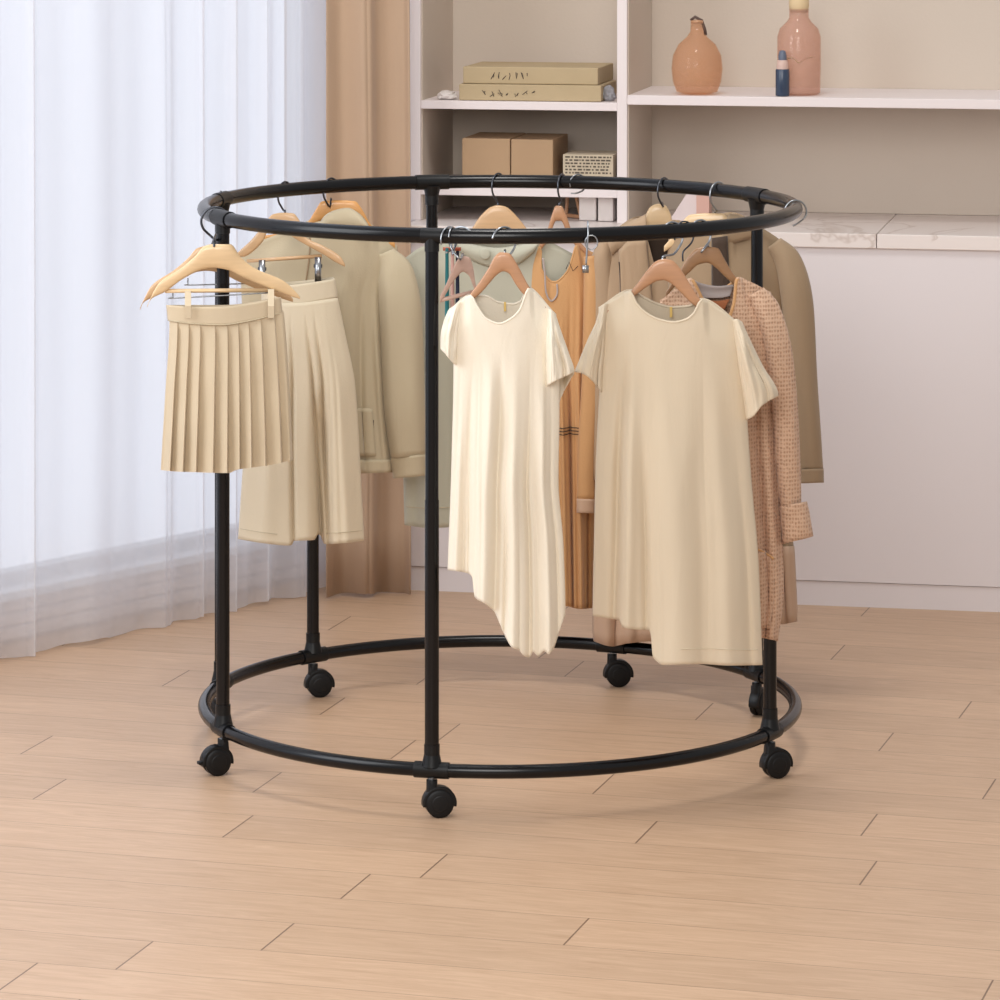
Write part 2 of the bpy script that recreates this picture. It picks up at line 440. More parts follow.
# ------------------------------------------------------------------ hangers
HG = 'hangers hooked over the round rack'
def hook_pts(c, psi, rh=.028, drop=None, low=None, flip=1, start=165):
    """hook wire: c centre of the bend circle; low = point the shank runs down to"""
    s = Vector((math.cos(psi), math.sin(psi), 0))*flip
    pts = []
    for a in range(start, -56, -15):
        r = math.radians(a); pts.append(c+s*(math.cos(r)*rh)+Vector((0, 0, math.sin(r)*rh)))
    pts.append(c+Vector((0, 0, -rh*1.25)) + s*.004)
    pts.append(Vector(low)+Vector((0, 0, .006))); pts.append(Vector(low)+Vector((0, 0, -.012)))
    return pts
def hanger(name, label, P, top, bot, mat, half=.007, hook_th=None, psi=0, rh=.028, wire='steel', bar=None, clips=(), hookpx=None, flip=1, wr=.0019,
           taper=.8, steelbars=(), group=HG, cat='hanger'):
    xs0, xs1 = top[0][0], top[-1][0]; tf, bf = interp(top), interp(bot)
    xc = hookpx if hookpx else (xs0+xs1)/2
    base = P(xc, tf(xc)); root = thing(name, base, label, cat, group)
    n = 60; V = []; Fc = []; ring_ = []
    m = 12
    for i in range(n+1):
        t = i/n; x = xs0+(xs1-xs0)*t; yt, yb = tf(x), bf(x); yb = max(yb, yt+1.2)
        dep = half*(1-(1-taper)*abs(2*t-1))
        cy, hy = (yt+yb)/2, (yb-yt)/2
        for j in range(m):
            a = 2*PI*j/m+PI/m; ca, sa = math.cos(a), math.sin(a)
            sx = math.copysign(abs(ca)**.45, ca); sy = math.copysign(abs(sa)**.45, sa)
            V.append(P(x, cy-hy*sy, dep*sx))
    for i in range(n):
        for j in range(m):
            a, b = i*m+j, i*m+(j+1) % m; Fc.append((a, b, b+m, a+m))
    Fc += [tuple(range(m-1, -1, -1)), tuple(n*m+j for j in range(m))]
    child('wooden_arms', V, Fc, mat, root)
    if hook_th is not None:
        rp = ringp(hook_th, ZT); cz = ZT+.0155-rh+wr
        s = Vector((math.cos(psi), math.sin(psi), 0))*flip
        c = Vector((rp.x, rp.y, cz))
        low = P(xc, tf(xc)+1)
        pts = smooth_path(hook_pts(c, psi, rh, low=low, flip=flip), 3)
        g = G().tube(pts, wr, 8); child('hook', g.v, g.f, M[wire], root)
    if bar:
        (x0, y0), (x1, y1) = bar
        g = G().tube([P(x0, y0), P(x1, y1)], .0042, 10); child('trouser_bar', g.v, g.f, mat, root)
    for (x0, y0, x1, y1, d) in steelbars:
        g = G().tube(smooth_path([P(x0, y0-6, d), P(x0, y0, d), P(x0+3, y0+1, d), P(x1-3, y1+1, d), P(x1, y1, d), P(x1, y1-6, d)], 3), .0015, 6)
        child('wire_bar', g.v, g.f, M['steel'], root)
    for (x, y0, y1, w) in clips:
        g = G()
        for sgn in (-1, 1):
            a = P(x-w, y0, sgn*.004); b = P(x+w, y0, sgn*.004); c2 = P(x+w, y1, sgn*.011); d2 = P(x-w, y1, sgn*.011)
            off = P.n*(.0015*sgn)
            g.hexa([d2-off, c2-off, c2+off, d2+off, a-off, b-off, b+off, a+off])
        cl = child('clip', g.v, g.f, M['steel'], root)
        g = G().tube([P(x-w*1.3, (y0*2+y1)/3, 0), P(x+w*1.3, (y0*2+y1)/3, 0)], .0042, 10); child('clip_spring', g.v, g.f, M['darksteel'], cl)
    return root

# --- A: pleated skirt on a pale clip hanger at the left end
zA = 7.745
PA = Plane(215, zA, 8)
topA = [(147,306),(151,297),(159,283),(181,268),(196,255),(204,246),(212,244),(231,244),(240,256),(253,267),(284,281),(297,293),(300,297)]
botA = [(147,307.5),(150,300),(165,292),(183,279),(205,269),(213,268),(227,270),(244,278),(271,289),(293,297),(300,299)]
hanger('clothes_hanger', 'pale wooden hanger holding the pleated skirt at the left end of the rack', PA, topA, botA, M['w_pale'], half=.009,
       hook_th=theta_px(215), psi=math.radians(12), rh=.028, hookpx=214, bar=((165,291),(278,290)), steelbars=((173,297,268,292,-.006),), wire='darksteel', wr=.0026, flip=-1)
PA2 = Plane(207, zA+.11, 10)
hanger('clothes_hanger', 'second pale wooden hanger tucked directly behind the skirt hanger', PA2, [(x-7, y+2) for x, y in topA], [(x-7, y+3) for x, y in botA], M['w_mid'],
       half=.007, hook_th=theta_px(221, True), psi=math.radians(100), rh=.028, hookpx=212, wire='darksteel', wr=.0022, steelbars=((188,284,270,282,0),))
sk = thing('pleated_skirt', PA(225, 472), 'beige knife-pleated mini skirt hanging at the left end of the rack', 'skirt')
PS = Plane(225, zA-.005, 6)
bodyA, ptA = cloth_body('skirt_body', M['f_skirt'], sk, PS, [(300,167),(322,170),(390,166),(474,161)], [(300,281),(314,283.5),(390,289),(474,293)],
    [(167,319),(195,322.5),(222,323.5),(250,320),(281,312)], [(167,317),(225,318),(281,310)],
    [(161,470),(176,471.5),(190,472),(229,473),(236,470),(248,468),(264,466),(280,463),(293,460)], T=((300,.024),(330,.028),(474,.036)), neck=(0,1), pleats=(0,.07,.17,.27,.40,.505,.60,.69,.80,.92,1), nu=420, nv=30, wob=.003)
es = bodyA.modifiers.new('crease', 'EDGE_SPLIT'); es.split_angle = math.radians(38)
band, ptAb = cloth_body('waistband', M['f_skirt'], sk, PS, [(296,166),(326,169)], [(296,280),(326,283.5)],
    [(166,305),(195,307),(222,306.5),(250,303),(280,297)], [(166,305),(223,305),(280,297)],
    [(169,320.5),(195,324),(222,325),(250,321),(283.5,313)], T=((296,.028),(326,.031)), neck=(0,1), nu=60, nv=8, wob=0, thick=.003)
strip('waist_seam', M['f_olive'], sk, [ptAb(i/40, .985, 1)+PS.n*.002 for i in range(41)], .0014)
for x, yt in ((188, 292), (271, 290)):
    g = G(); w = 2.6; ym = (305+yt)/2
    pts = [PS(x, 318, .034), PS(x, 306, .034), PS(x, yt-1, .008), PS(x, yt-1, -.008), PS(x, 305, -.030)]
    for a, b in zip(pts[:-1], pts[1:]):
        wv = Vector((.0062, 0, 0)); t = Vector((0, -.0012, 0))
        g.add([a-wv+t, a+wv+t, b+wv+t, b-wv+t, a-wv-t, a+wv-t, b+wv-t, b-wv-t], [(0,1,2,3),(4,7,6,5),(0,4,5,1),(1,5,6,2),(2,6,7,3),(3,7,4,0)])
    child('belt_loop', g.v, g.f, M['f_skirt'], sk, smooth=False)

# --- B: cream trousers on a clip hanger behind the skirt
thB = theta_px(285, True); zB = 8.42
PB = Plane(285, zB, -4)
hanger('clothes_hanger', 'wooden clip hanger carrying the cream trousers on the rear rail', PB,
       [(236,254),(253,238),(264,224),(273,214),(283,212.5),(293,213),(300.5,222),(306,237),(324,246),(341,257),(345,264)],
       [(236,257),(242,257),(262,243),(270,228),(284,226),(290,235),(306,245),(324,255),(335,262),(345,267)], M['w_mid'], half=.009,
       hook_th=thB, psi=math.radians(60), hookpx=285, flip=-1, bar=((247,261),(322,256)), clips=((318,257,284,3.2),(262,260,287,3.2)), wire='darksteel', wr=.0022)
tr = thing('trousers', PB(300, 543), 'cream wide-leg trousers with a pleated waist hanging behind the pleated skirt', 'trousers')
bodyB, ptB = cloth_body('trouser_legs', M['f_trouser'], tr, PB, [(296,262),(330,258),(420,247),(545,238)], [(296,337),(330,344),(388,355),(486,361),(545,364)],
    [(262,303),(290,303),(337,298)], [(262,301),(300,301),(337,296)],
    [(238,539),(262,543),(288,545.5),(291,545),(294,541),(314,540),(318,534),(321,536),(325,544),(345,543),(364,541)],
    T=((280,.03),(340,.045),(545,.055)), neck=(0,1), pinch=(.67,.07,.35), nu=170, nv=60, auto=(4, .004), seed=8,
    folds=((.38,.44,.02,-.016,0),(.56,.66,.022,-.022,0),(.67,.72,.02,-.020,0),(.80,.86,.08,.012,0),(.25,.2,.08,.008,.1)))
cloth_body('waistband', M['f_trouser'], tr, PB, [(276,262),(306,262)], [(276,334),(306,338.5)], [(262,287),(290,285),(334,279)], [(262,284),(300,281),(334,277)],
    [(262,304.5),(290,304.5),(338.5,298)], T=((276,.031),(306,.034)), neck=(0,1), nu=50, nv=8, wob=0, thick=.003)
for vv in (.955,):
    strip('hem_stitch', M['f_olive'], tr, [ptB(.01+.30*i/30, vv, 1)+PB.n*.002 for i in range(31)], .0007)
    strip('hem_stitch', M['f_olive'], tr, [ptB(.70+.29*i/30, vv, 1)+PB.n*.002 for i in range(31)], .0007)

# --- C: olive beige jacket
thC = theta_px(331, True); zC = 8.56
PC = Plane(331, zC, 2)
hanger('clothes_hanger', 'orange wooden hanger inside the olive beige jacket collar', PC,
       [(262,236),(295,230),(307,223),(316,209),(322,201),(338,200),(355,201),(362,209),(372,226),(395,243)],
       [(262,241),(295,236),(307,230),(316,224),(322,221),(338,219),(355,221),(362,227),(372,235),(395,248)], M['w_orange'], half=.008,
       hook_th=thC, psi=math.radians(55), hookpx=331, flip=-1, wire='darksteel', wr=.0022)
jk = thing('jacket', PC(330, 470), 'olive beige zip jacket with a flap pocket hanging behind the trousers', 'jacket')
bodyC, ptC = cloth_body('jacket_body', M['f_olive'], jk, PC, [(205,246),(260,241),(320,243),(473,250)], [(205,392),(250,397),(300,384),(400,387),(473,393)],
    [(246,249),(275,236),(305,226),(322,221),(338,232),(352,230),(366,227),(380,236),(392,246)], [(246,249),(300,225),(322,214),(345,209),(366,222),(392,246)],
    [(250,470),(330,471),(360,473),(393,472)], T=((205,.03),(260,.04),(473,.05)), neck=(.48,.84), nu=160, nv=60, auto=(6, .005), seed=6,
    folds=((.93,.97,.03,.016,.1),(.85,.80,.03,-.012,.1),(.7,.75,.05,.010,0),(.6,.58,.03,-.008,.2)))
g = G(); n = 24; Vc = []; Fc = []
cr = [(318,226),(326,215),(336,210),(348,208),(358,213),(366,222),(370,230)]
crb = [(326,232),(332,228),(340,231),(350,233),(360,231),(368,231),(372,235)]
fa, fb = interp(cr), interp(crb)
for i in range(n+1):
    q = i/n; xa = 318+52*q; xb = 326+46*q
    for j in range(7):
        t = j/6; x = xa+(xb-xa)*t; y = fa(xa)+(fb(xb)-fa(xa))*t
        Vc.append(PC(x, y, .030+.012*math.sin(PI*t)+.004*math.sin(q*9)))
for i in range(n):
    for j in range(6): a = i*7+j; Fc.append((a, a+7, a+8, a+1))
solid(child('collar', Vc, Fc, M['f_olive'], jk), .003)
sleeve('sleeve', M['f_olive'], jk, PC, [(386,252,8,.014),(396,275,18,.03),(401,320,21,.04),(404,400,20.5,.04),(408,457,17,.036)], off=.012, wob=.006, fold=((-.5,.3,.006),))
sleeve('cuff', M['f_olive'], jk, PC, [(408,456,17.5,.036),(410,477,16.5,.033)], off=.012, m=8, wob=.001)
patch('pocket_flap', M['f_olive'], jk, ptC, (.735,.885), (.735,.93), lift=.006)
strip('pocket_stitch', M['thread'], jk, [ptC(.895-.015*i/10, .78+.1*i/10, 1)+PC.n*.004 for i in range(11)], .0012)
patch('hem_band', M['f_olive'], jk, ptC, (.03,.99), (.945,1), lift=.004, nu=60, nv=4)
for k in (.44,):
    strip('zip', M['f_brown'], jk, [ptC(k, i/20, 1)+PC.n*.003 for i in range(21)], .002)

# --- D: sage shirt
thD = theta_px(498, True); zD = 8.665
PD = Plane(498, zD, 0)
hanger('clothes_hanger', 'broad wooden hanger inside the pale sage shirt on the rear rail', PD,
       [(425,250),(452,243),(469,232),(478,219),(484,212),(491,206.5),(498,205),(506,206.5),(513,212),(521,221),(530,232),(545,243),(560,250)],
       [(425,254),(452,250),(469,244),(478,241),(484,239),(491,237),(498,236),(506,237),(513,239),(521,242),(530,245),(545,250),(560,254)], M['w_mid'],
       half=.008, hook_th=thD, psi=math.radians(60), hookpx=498, flip=-1, wire='darksteel', wr=.0022)
ss = thing('shirt', PD(480, 527), 'pale sage green shirt hanging behind the cream blouse', 'shirt')
bodyD, ptD = cloth_body('shirt_body', M['f_sage'], ss, PD, [(240,404),(262,400),(400,402),(527,405)], [(240,572),(270,575),(400,560),(527,548)],
    [(404,262),(425,246),(455,240),(472,252),(498,266),(522,252),(537,240),(572,256)], [(404,260),(455,238),(498,240),(537,238),(572,254)],
    [(405,525),(430,528),(455,527),(548,526)], T=((240,.03),(300,.035),(527,.045)), neck=(.30,.79), nu=100, nv=50,
    folds=((.2,.16,.05,.012,0),(.3,.3,.04,-.010,.2),(.1,.08,.04,-.008,.3)))
strip('hem_stitch', M['f_olive'], ss, [ptD(.01+.9*i/50, .93, 1)+PD.n*.002 for i in range(51)], .0008)
def ribbon_arc(name, parent, P, a, b, mat, d0=.03, bulge=.01, n=24):
    fa, fb = interp(a), interp(b); V = []; Fc = []
    for i in range(n+1):
        q = i/n; xa = a[0][0]+(a[-1][0]-a[0][0])*q; xb = b[0][0]+(b[-1][0]-b[0][0])*q
        for j in range(7):
            t = j/6; V.append(P(xa+(xb-xa)*t, fa(xa)+(fb(xb)-fa(xa))*t, d0+bulge*math.sin(PI*t)))
    for i in range(n):
        for j in range(6): k = i*7+j; Fc.append((k, k+7, k+8, k+1))
    return solid(child(name, V, Fc, mat, parent), .003)
ribbon_arc('collar', ss, PD, [(456,240),(470,244),(486,247),(498,248),(515,246),(540,240)], [(460,252),(472,260),(486,266),(500,269),(518,264),(534,252)], M['f_sage'], d0=.034)
g = G().lathe([(0, .002), (.010, .0022), (.0125, .001), (.0125, -.001), (0, -.001)], PD(485, 254, .050), 20, ax=(0, -1, 0))
child('button', g.v, g.f, M['f_sage'], ss)

# --- G: caramel dress coat
thG = theta_px(560, True); zG = 8.655
PG = Plane(560, zG, 3)
hanger('clothes_hanger', 'narrow brown wooden hanger inside the caramel dress on the rear rail', PG,
       [(531,256),(538,246),(546,234),(552,214),(556,205.5),(561,205.5),(566,214),(573,234),(584,246),(594,257)],
       [(531,262),(538,254),(546,243),(552,230),(556,221),(561,221),(566,231),(573,243),(584,253),(594,262)], M['w_brown'], half=.011,
       hook_th=theta_px(562, True), psi=math.radians(70), hookpx=559, flip=-1, wire='darksteel', wr=.0022)
cd = thing('dress', PG(565, 607), 'caramel brown halter dress with an oval neck opening on the rear rail', 'dress')
bodyG, ptG = cloth_body('dress_body', M['f_caramel'], cd, PG, [(240,535),(272,525),(340,524),(430,530),(608,540)], [(240,588),(268,597),(300,600),(400,596),(608,593)],
    [(535,250),(541,246),(544,250),(547,268),(556,281),(566,270),(571,254),(575,245),(588,252)], [(535,250),(541,247),(545,256),(549,272),(556,284),(565,272),(570,256),(575,247),(588,252)],
    [(540,604),(566,606),(580,609),(593,608)], T=((240,.02),(300,.035),(608,.05)), neck=(.12,.76), nu=160, nv=60, auto=(8, .005), seed=7,
    folds=((.25,.2,.03,.014,0),(.36,.32,.025,-.014,.05),(.5,.5,.03,.012,.05),(.60,.62,.03,-.016,.02),(.72,.78,.035,.014,.02),(.84,.9,.03,-.014,.1)))
neck_trim('neck_binding', M['f_caramel'], cd, ptG, (.12, .76), r=.0022)
sleeve('sleeve', M['f_caramel'], cd, PG, [(590,256,6,.02),(594,290,10,.025),(592,380,10,.025),(587,450,9,.025),(586,500,8.6,.022)], off=.045)
sleeve('cuff', M['f_pinktan'], cd, PG, [(586,499,9,.023),(585.5,513,8.6,.022)], off=.045, m=6, wob=0)
for k in range(3):
    strip('dark_stripe', M['thread'], cd, [at_height(ptG, .40+.44*i/16, PG(560, 425+3.2*k).z)+PG.n*.004 for i in range(17)], .0010)
zig = [(566,269),(569,262),(573,271),(578,266)]
strip('yoke_stitch', M['thread'], cd, [PG(x, y, .036) for x, y in zig], .0010)
strip('neck_cord', M['f_grey'], cd, smooth_path([PG(543,258,.034), PG(545,275,.036), PG(546,292,.036), PG(551,301,.036), PG(557,295,.036), PG(557,284,.034)], 5), .0022)

# --- I1: taupe coat
thI = theta_px(663, True); zI = 8.60
PI1 = Plane(660, zI, -3)
hanger('clothes_hanger', 'round-shouldered pale hanger inside the taupe coat on the rear rail', PI1,
       [(620,240),(636,232),(643,226),(646,214),(651,206),(658,203.5),(665,205),(670,212),(674,226),(684,236),(698,243)],
       [(620,246),(636,240),(643,238),(646,237),(651,235),(658,234),(665,235),(670,237),(674,239),(684,243),(698,249)], M['w_pale'], half=.010,
       hook_th=theta_px(664, True), psi=math.radians(58), hookpx=662, flip=-1, wire='darksteel', wr=.0022)
ct = thing('coat', PI1(640, 640), 'taupe wool coat with open lapels hanging on the rear rail behind the ribbed dress', 'coat')
bodyI, ptI = cloth_body('coat_body', M['f_taupe'], ct, PI1, [(215,606),(250,602),(310,597),(480,596),(643,594)], [(215,712),(250,716),(400,718),(643,700)],
    [(606,238),(622,226),(640,218),(648,240),(660,272),(668,250),(676,222),(695,230),(712,244)], [(606,238),(640,216),(660,220),(676,220),(712,244)],
    [(594,641),(612,646),(628,643),(650,641),(700,640)], T=((215,.028),(300,.04),(643,.05)), neck=(.31,.68), nu=110, nv=60,
    folds=((.1,.12,.04,.012,0),(.22,.2,.03,-.010,.1),(.3,.34,.04,.010,.1)))
ribbon_arc('lapel', ct, PI1, [(606,238),(618,229),(632,222),(646,214)], [(612,256),(620,250),(632,250),(648,262)], M['f_taupe'], d0=.034, bulge=.010)
cloth_body('lapel', M['f_taupe'], ct, Plane(636, zI-.045, -3), [(240,619),(300,620),(345,622)], [(240,646),(300,652),(345,654)], [(619,250),(630,240),(646,238)], [(619,250),(630,240),(646,238)],
    [(622,345),(640,347),(654,346)], T=((240,.006),(345,.006)), neck=(0,1), nu=20, nv=16, wob=.002)
strip('lapel_edge', M['thread'], ct, smooth_path([PI1(619,262,.050), PI1(620,275,.050), PI1(621,300,.050), PI1(622,330,.050)], 4), .0012)
cloth_body('lining', M['f_lining'], ct, Plane(656, zI+.012, -3), [(238,646),(330,648)], [(238,700),(330,704)], [(646,240),(670,236),(700,246)], [(646,240),(670,236),(700,246)],
    [(648,330),(704,330)], T=((238,.004),(330,.004)), neck=(0,1), nu=12, nv=12, wob=.002)
sleeve('sleeve', M['f_taupe'], ct, PI1, [(606,242,7,.03),(603,265,12,.035),(603,330,13,.035),(603,480,12,.033)], off=-.012)
patch('hem_band', M['f_pinktan'], ct, ptI, (.0,.99), (.80,1), lift=.004, nu=60, nv=8)

# --- I2: brown coat on the right
thK = theta_px(716, True); zK = 8.47
PI2 = Plane(722, zK, -6)
hanger('clothes_hanger', 'flat-topped pale hanger inside the brown coat near the right rear post', PI2,
       [(664,246),(676,232),(682,222),(690,214.5),(706,213),(722,213),(730,220),(740,232),(756,242),(770,248)],
       [(664,252),(676,245),(682,243),(690,242),(706,243),(722,246),(730,247),(740,247),(756,250),(770,254)], M['w_pale'], half=.008,
       hook_th=theta_px(718, True), psi=math.radians(48), hookpx=715, flip=-1, wire='steel', wr=.0022)
bc = thing('coat', PI2(740, 623), 'brown long-sleeved coat at the right side of the rack, its sleeve hanging free', 'coat')
bodyK, ptK = cloth_body('coat_body', M['f_brown'], bc, PI2, [(205,672),(260,668),(400,676),(623,690)], [(205,786),(250,789),(340,783),(480,789),(560,794),(623,797)],
    [(672,238),(690,226),(706,232),(722,236),(726,228),(731,216),(742,220),(764,231),(786,246)], [(672,238),(690,222),(720,214),(731,212),(764,230),(786,246)],
    [(690,622),(740,622),(781,624),(797,621)], T=((205,.03),(280,.045),(623,.05)), neck=(.16,.52), nu=110, nv=60,
    folds=((.93,.97,.04,.010,.1),(.85,.9,.03,-.010,.1),(.75,.8,.04,.008,.2)))
ribbon_arc('collar', bc, PI2, [(724,228),(730,214),(740,216),(754,226)], [(720,250),(732,244),(744,240),(758,236)], M['f_brown'], d0=.036, bulge=.010)
cloth_body('lining', M['f_lining'], bc, Plane(722, zK-.048, -6), [(236,712),(320,712)], [(236,727),(320,731)], [(712,238),(727,236)], [(712,238),(727,236)],
    [(712,320),(731,320)], T=((236,.004),(330,.004)), neck=(0,1), nu=10, nv=12, wob=.002)
sleeve('sleeve', M['f_brown'], bc, PI2, [(774,243,8,.016),(788,262,13.5,.03),(797,300,15.5,.04),(803,380,14,.038),(808.5,440,12.5,.034),(811,470,11.8,.032)], off=.010, wob=.005, fold=((-.45,.3,-.006),))
sleeve('cuff', M['f_brown'], bc, PI2, [(811,469,12.3,.033),(811.5,483,12,.032)], off=.010, m=6, wob=0)
# small tan garment layer at the coat hem
patch('hem_facing', M['f_pinktan'], bc, ptK, (.6,.995), (.80,1), lift=.003, nu=30, nv=8)

# --- J: knitted cardigan on the front rail
thJ = theta_px(696); zJ = 7.625
PJ = Plane(708, zJ, 4)
hanger('clothes_hanger', 'dull brown wooden hanger inside the knitted cardigan', PJ,
       [(666,292),(680,270),(690,254),(697,248),(708,246.5),(718,248),(724,258),(736,277),(760,296)],
       [(666,297),(680,281),(690,272),(698,265),(707,263),(716,268),(724,276),(736,286),(760,302)], M['w_dark'], half=.008,
       hook_th=theta_px(700), psi=math.radians(38), hookpx=708, wr=.0022)
ca = thing('cardigan', PJ(730, 640), 'pinkish tan openwork knit cardigan with a turned-up cuff hanging behind the ribbed dress', 'cardigan')
bodyJ, ptJ = cloth_body('cardigan_body', M['f_knit'], ca, PJ, [(270,660),(320,662),(500,684),(642,700)], [(270,764),(300,772),(330,778),(415,777),(509,780),(588,783),(642,777)],
    [(660,300),(680,284),(690,278),(700,300),(716,322),(727,304),(736,277),(748,282),(764,292)], [(660,300),(690,284),(714,290),(736,280),(764,292)],
    [(700,640),(750,638),(761,638),(777,641)], T=((270,.024),(330,.035),(642,.04)), neck=(.29,.73), nu=100, nv=70,
    folds=((.86,.93,.05,.012,.05),(.78,.84,.035,-.012,.1),(.68,.74,.05,.008,.1)), thick=.004, wob=.005)
neck_trim('neck_binding', M['f_caramel'], ca, ptJ, (.29, .73), r=.0035)
ribbon_arc('inner_neckband', ca, PJ, [(690,278),(702,284),(718,286.5),(734,285)], [(688,292),(702,298),(718,298),(730,296)], M['f_grey'], d0=-.004, bulge=-.006)
ribbon_arc('inner_lining', ca, PJ, [(686,288),(702,298),(716,301),(730,299)], [(690,300),(702,310),(714,316),(722,314)], M['f_rust'], d0=.0, bulge=.002)
sleeve('sleeve', M['f_knit'], ca, PJ, [(756,292,8,.014),(767,312,13,.026),(778,350,13,.034),(785,410,12,.034),(788,460,11.5,.032),(791,508,9.5,.030)], off=.012, wob=.007, thick=.004, fold=((-.3,.25,.006),))
sleeve('turned_cuff', M['f_knit'], ca, PJ, [(793,504,13,.036),(795,515,13.5,.037),(798,540,14.5,.036)], off=.012, m=10, wob=.003, thick=.005, end_slant=-2)
patch('pocket', M['f_knit'], ca, ptJ, (.62,.90), (.77,.97), lift=.006, shape=lambda a, b, u, v: (u, v-(.03*(1-a))*(1-b)))
strip('pocket_edge', M['f_caramel'], ca, [ptJ(.62+.28*i/12, .77-.03*(1-i/12), 1)+PJ.n*.009 for i in range(13)], .0026)

# --- E: cream blouse at the front
thE = theta_px(504); zE = 7.43
PE = Plane(502, zE, 0)
hanger('clothes_hanger', 'warm brown wooden hanger inside the cream asymmetric blouse', PE,
       [(455,312),(470,294),(480,281),(489,267),(495,256),(501,252),(509,253),(516,262),(522,273),(529,286),(546,306)],
       [(455,317),(470,302),(480,294),(489,284),(497,275),(503,271.5),(508,273),(516,285),(522,293),(529,299),(546,312)], M['w_brown'], half=.0085,
       hook_th=theta_px(504), psi=math.radians(35), hookpx=505, wr=.0022)
bl = thing('blouse', PE(510, 657), 'cream short-sleeved asymmetric blouse dress with a ragged hem at the front of the rack', 'blouse')
bodyE, ptE = cloth_body('blouse_body', M['f_cream'], bl, PE, [(285,449),(312,448),(345,452),(365,454),(460,452),(520,450),(572,448),(660,446)],
    [(285,553),(318,556),(345,558),(380,559),(414,559),(480,558),(546,563),(616,565),(660,565)],
    [(449,311),(460,302),(471,295),(477,305),(486,318),(498,322.5),(510,317),(519,308),(524,296),(528,288),(541,299),(553,314)],
    [(449,311),(471,294),(486,295),(498,301),(512,303),(520,300),(528,287),(553,314)],
    [(446,570),(466,573),(471,577),(474,597),(485,604),(494,612),(504,634),(513,648),(519,650),(523,655),(529,657.5),(533,652),(538,656),(544,651),(549,654),(553,649),(557,638),(560,629),(565,614)],
    T=((285,.022),(330,.032),(460,.036),(660,.045)), neck=(.21,.76), nu=180, nv=90, wob=.007, seed=3, auto=(14, .005),
    folds=((.36,.30,.05,.014,.05),(.46,.40,.035,-.014,.05),(.60,.56,.05,.015,.05),(.70,.70,.03,-.012,.15),(.82,.86,.05,.014,.1),(.18,.14,.035,-.011,.15),(.08,.06,.03,.008,.2),
           (.52,.49,.018,-.012,.3),(.92,.95,.02,-.008,.3)))
neck_trim('neck_binding', M['f_cream'], bl, ptE, (.21, .76), r=.0024)
def flat_sleeve(mat, parent, P, L, R, top, botF, botB, T, seed=0, folds=()):
    return cloth_body('sleeve', mat, parent, P, L, R, top, top, botF, botB, T=T, neck=(0, 1), nu=60, nv=40, wob=.006, seed=seed, folds=folds, auto=(5, .004))
flat_sleeve(M['f_cream'], bl, PE, [(304,452),(322,444),(338,441),(350,441),(366,441)], [(304,462),(340,458),(366,457)], [(452,309),(457,304),(462,301)],
    [(441,349),(447,356),(452,362),(457,366)], [(441,347),(448,350),(457,364)], ((304,.012),(330,.024),(366,.026)), 11, ((.5,.4,.15,.004,0),))
flat_sleeve(M['f_cream'], bl, PE, [(308,548),(340,545),(380,542),(418,541)], [(308,553),(335,562),(355,569),(372,574),(418,574)], [(548,308),(551,310),(553,313)],
    [(541,391),(548,385),(558,379.5),(566,376),(574,372)], [(541,392),(546,408),(550,418),(557,416),(560,400),(574,373)], ((308,.014),(340,.032),(418,.036)), 12,
    ((.3,.35,.10,.010,0),(.6,.7,.08,-.008,.1),(.8,.85,.08,.006,.2)))
g = G().box(-.002, .002, -.001, .001, -.018, .0, tf=lambda x, y, z: PE(505, 302, -.016)+Vector((x, y, z)))
child('size_tag', g.v, g.f, M['tag'], bl, smooth=False)

# --- K: ribbed dress at the front right
thK2 = theta_px(665); zF = 7.50
PK = Plane(668, zF, 0)
hanger('clothes_hanger', 'light brown wooden hanger inside the ribbed cream dress', PK,
       [(604,312),(618,302),(630,292),(640,280),(648,269),(656,261),(664,258.5),(672,260),(680,268),(692,287),(700,299),(716,308),(732,322)],
       [(604,317),(618,309),(630,300),(640,292),(650,285),(658,281),(664,280.5),(670,283),(680,292),(692,304),(700,309),(716,315),(732,327)], M['w_brown'], half=.0085,
       hook_th=theta_px(672), psi=math.radians(38), hookpx=663, wr=.0022)
dr = thing('dress', PK(670, 665), 'cream ribbed short-sleeved dress with a round neck at the front right of the rack', 'dress')
bodyF, ptF = cloth_body('dress_body', M['f_dress'], dr, PK, [(285,599),(310,599),(340,603),(390,600),(470,596),(540,594.5),(620,593),(670,592)],
    [(285,741),(325,743),(360,744),(420,747),(480,751),(560,758),(665,762)],
    [(599,307),(615,298),(630,290.5),(636,302),(647,313),(660,319),(672,321),(684,318.5),(693,312),(701,299),(720,310),(741,326)],
    [(599,307),(630,289.5),(645,297),(658,303),(672,306),(688,305),(701,298),(741,326)],
    [(592,616),(616,619.5),(619,620),(622,627),(636,629.5),(649,630),(651,634),(653,657),(664,665),(700,664),(730,665.5),(762,665)],
    T=((285,.022),(330,.034),(480,.045),(670,.060)), neck=(.22,.72), nu=220, nv=90, wob=.005, seed=9, auto=(5, .0025),
    folds=((.16,.13,.03,-.016,.1),(.24,.20,.045,.018,.1),(.30,.32,.025,-.012,.3),(.48,.52,.14,.016,.0),(.66,.65,.04,-.007,.3),(.80,.82,.07,.012,.1),(.93,.93,.03,-.007,.2)))
neck_trim('neck_binding', M['f_dress'], dr, ptF, (.22, .72), r=.0026)
flat_sleeve(M['f_dress'], dr, PK, [(304,601),(320,597),(340,588),(362,579),(374,575),(394,575)], [(304,608),(330,606),(394,602)], [(601,308),(605,304),(608,303)],
    [(575,372),(583,374),(592,381),(602,393)], [(575,371),(585,366),(602,388)], ((304,.012),(340,.030),(394,.036)), 13, ((.55,.5,.12,.008,0),(.8,.8,.06,-.008,.1)))
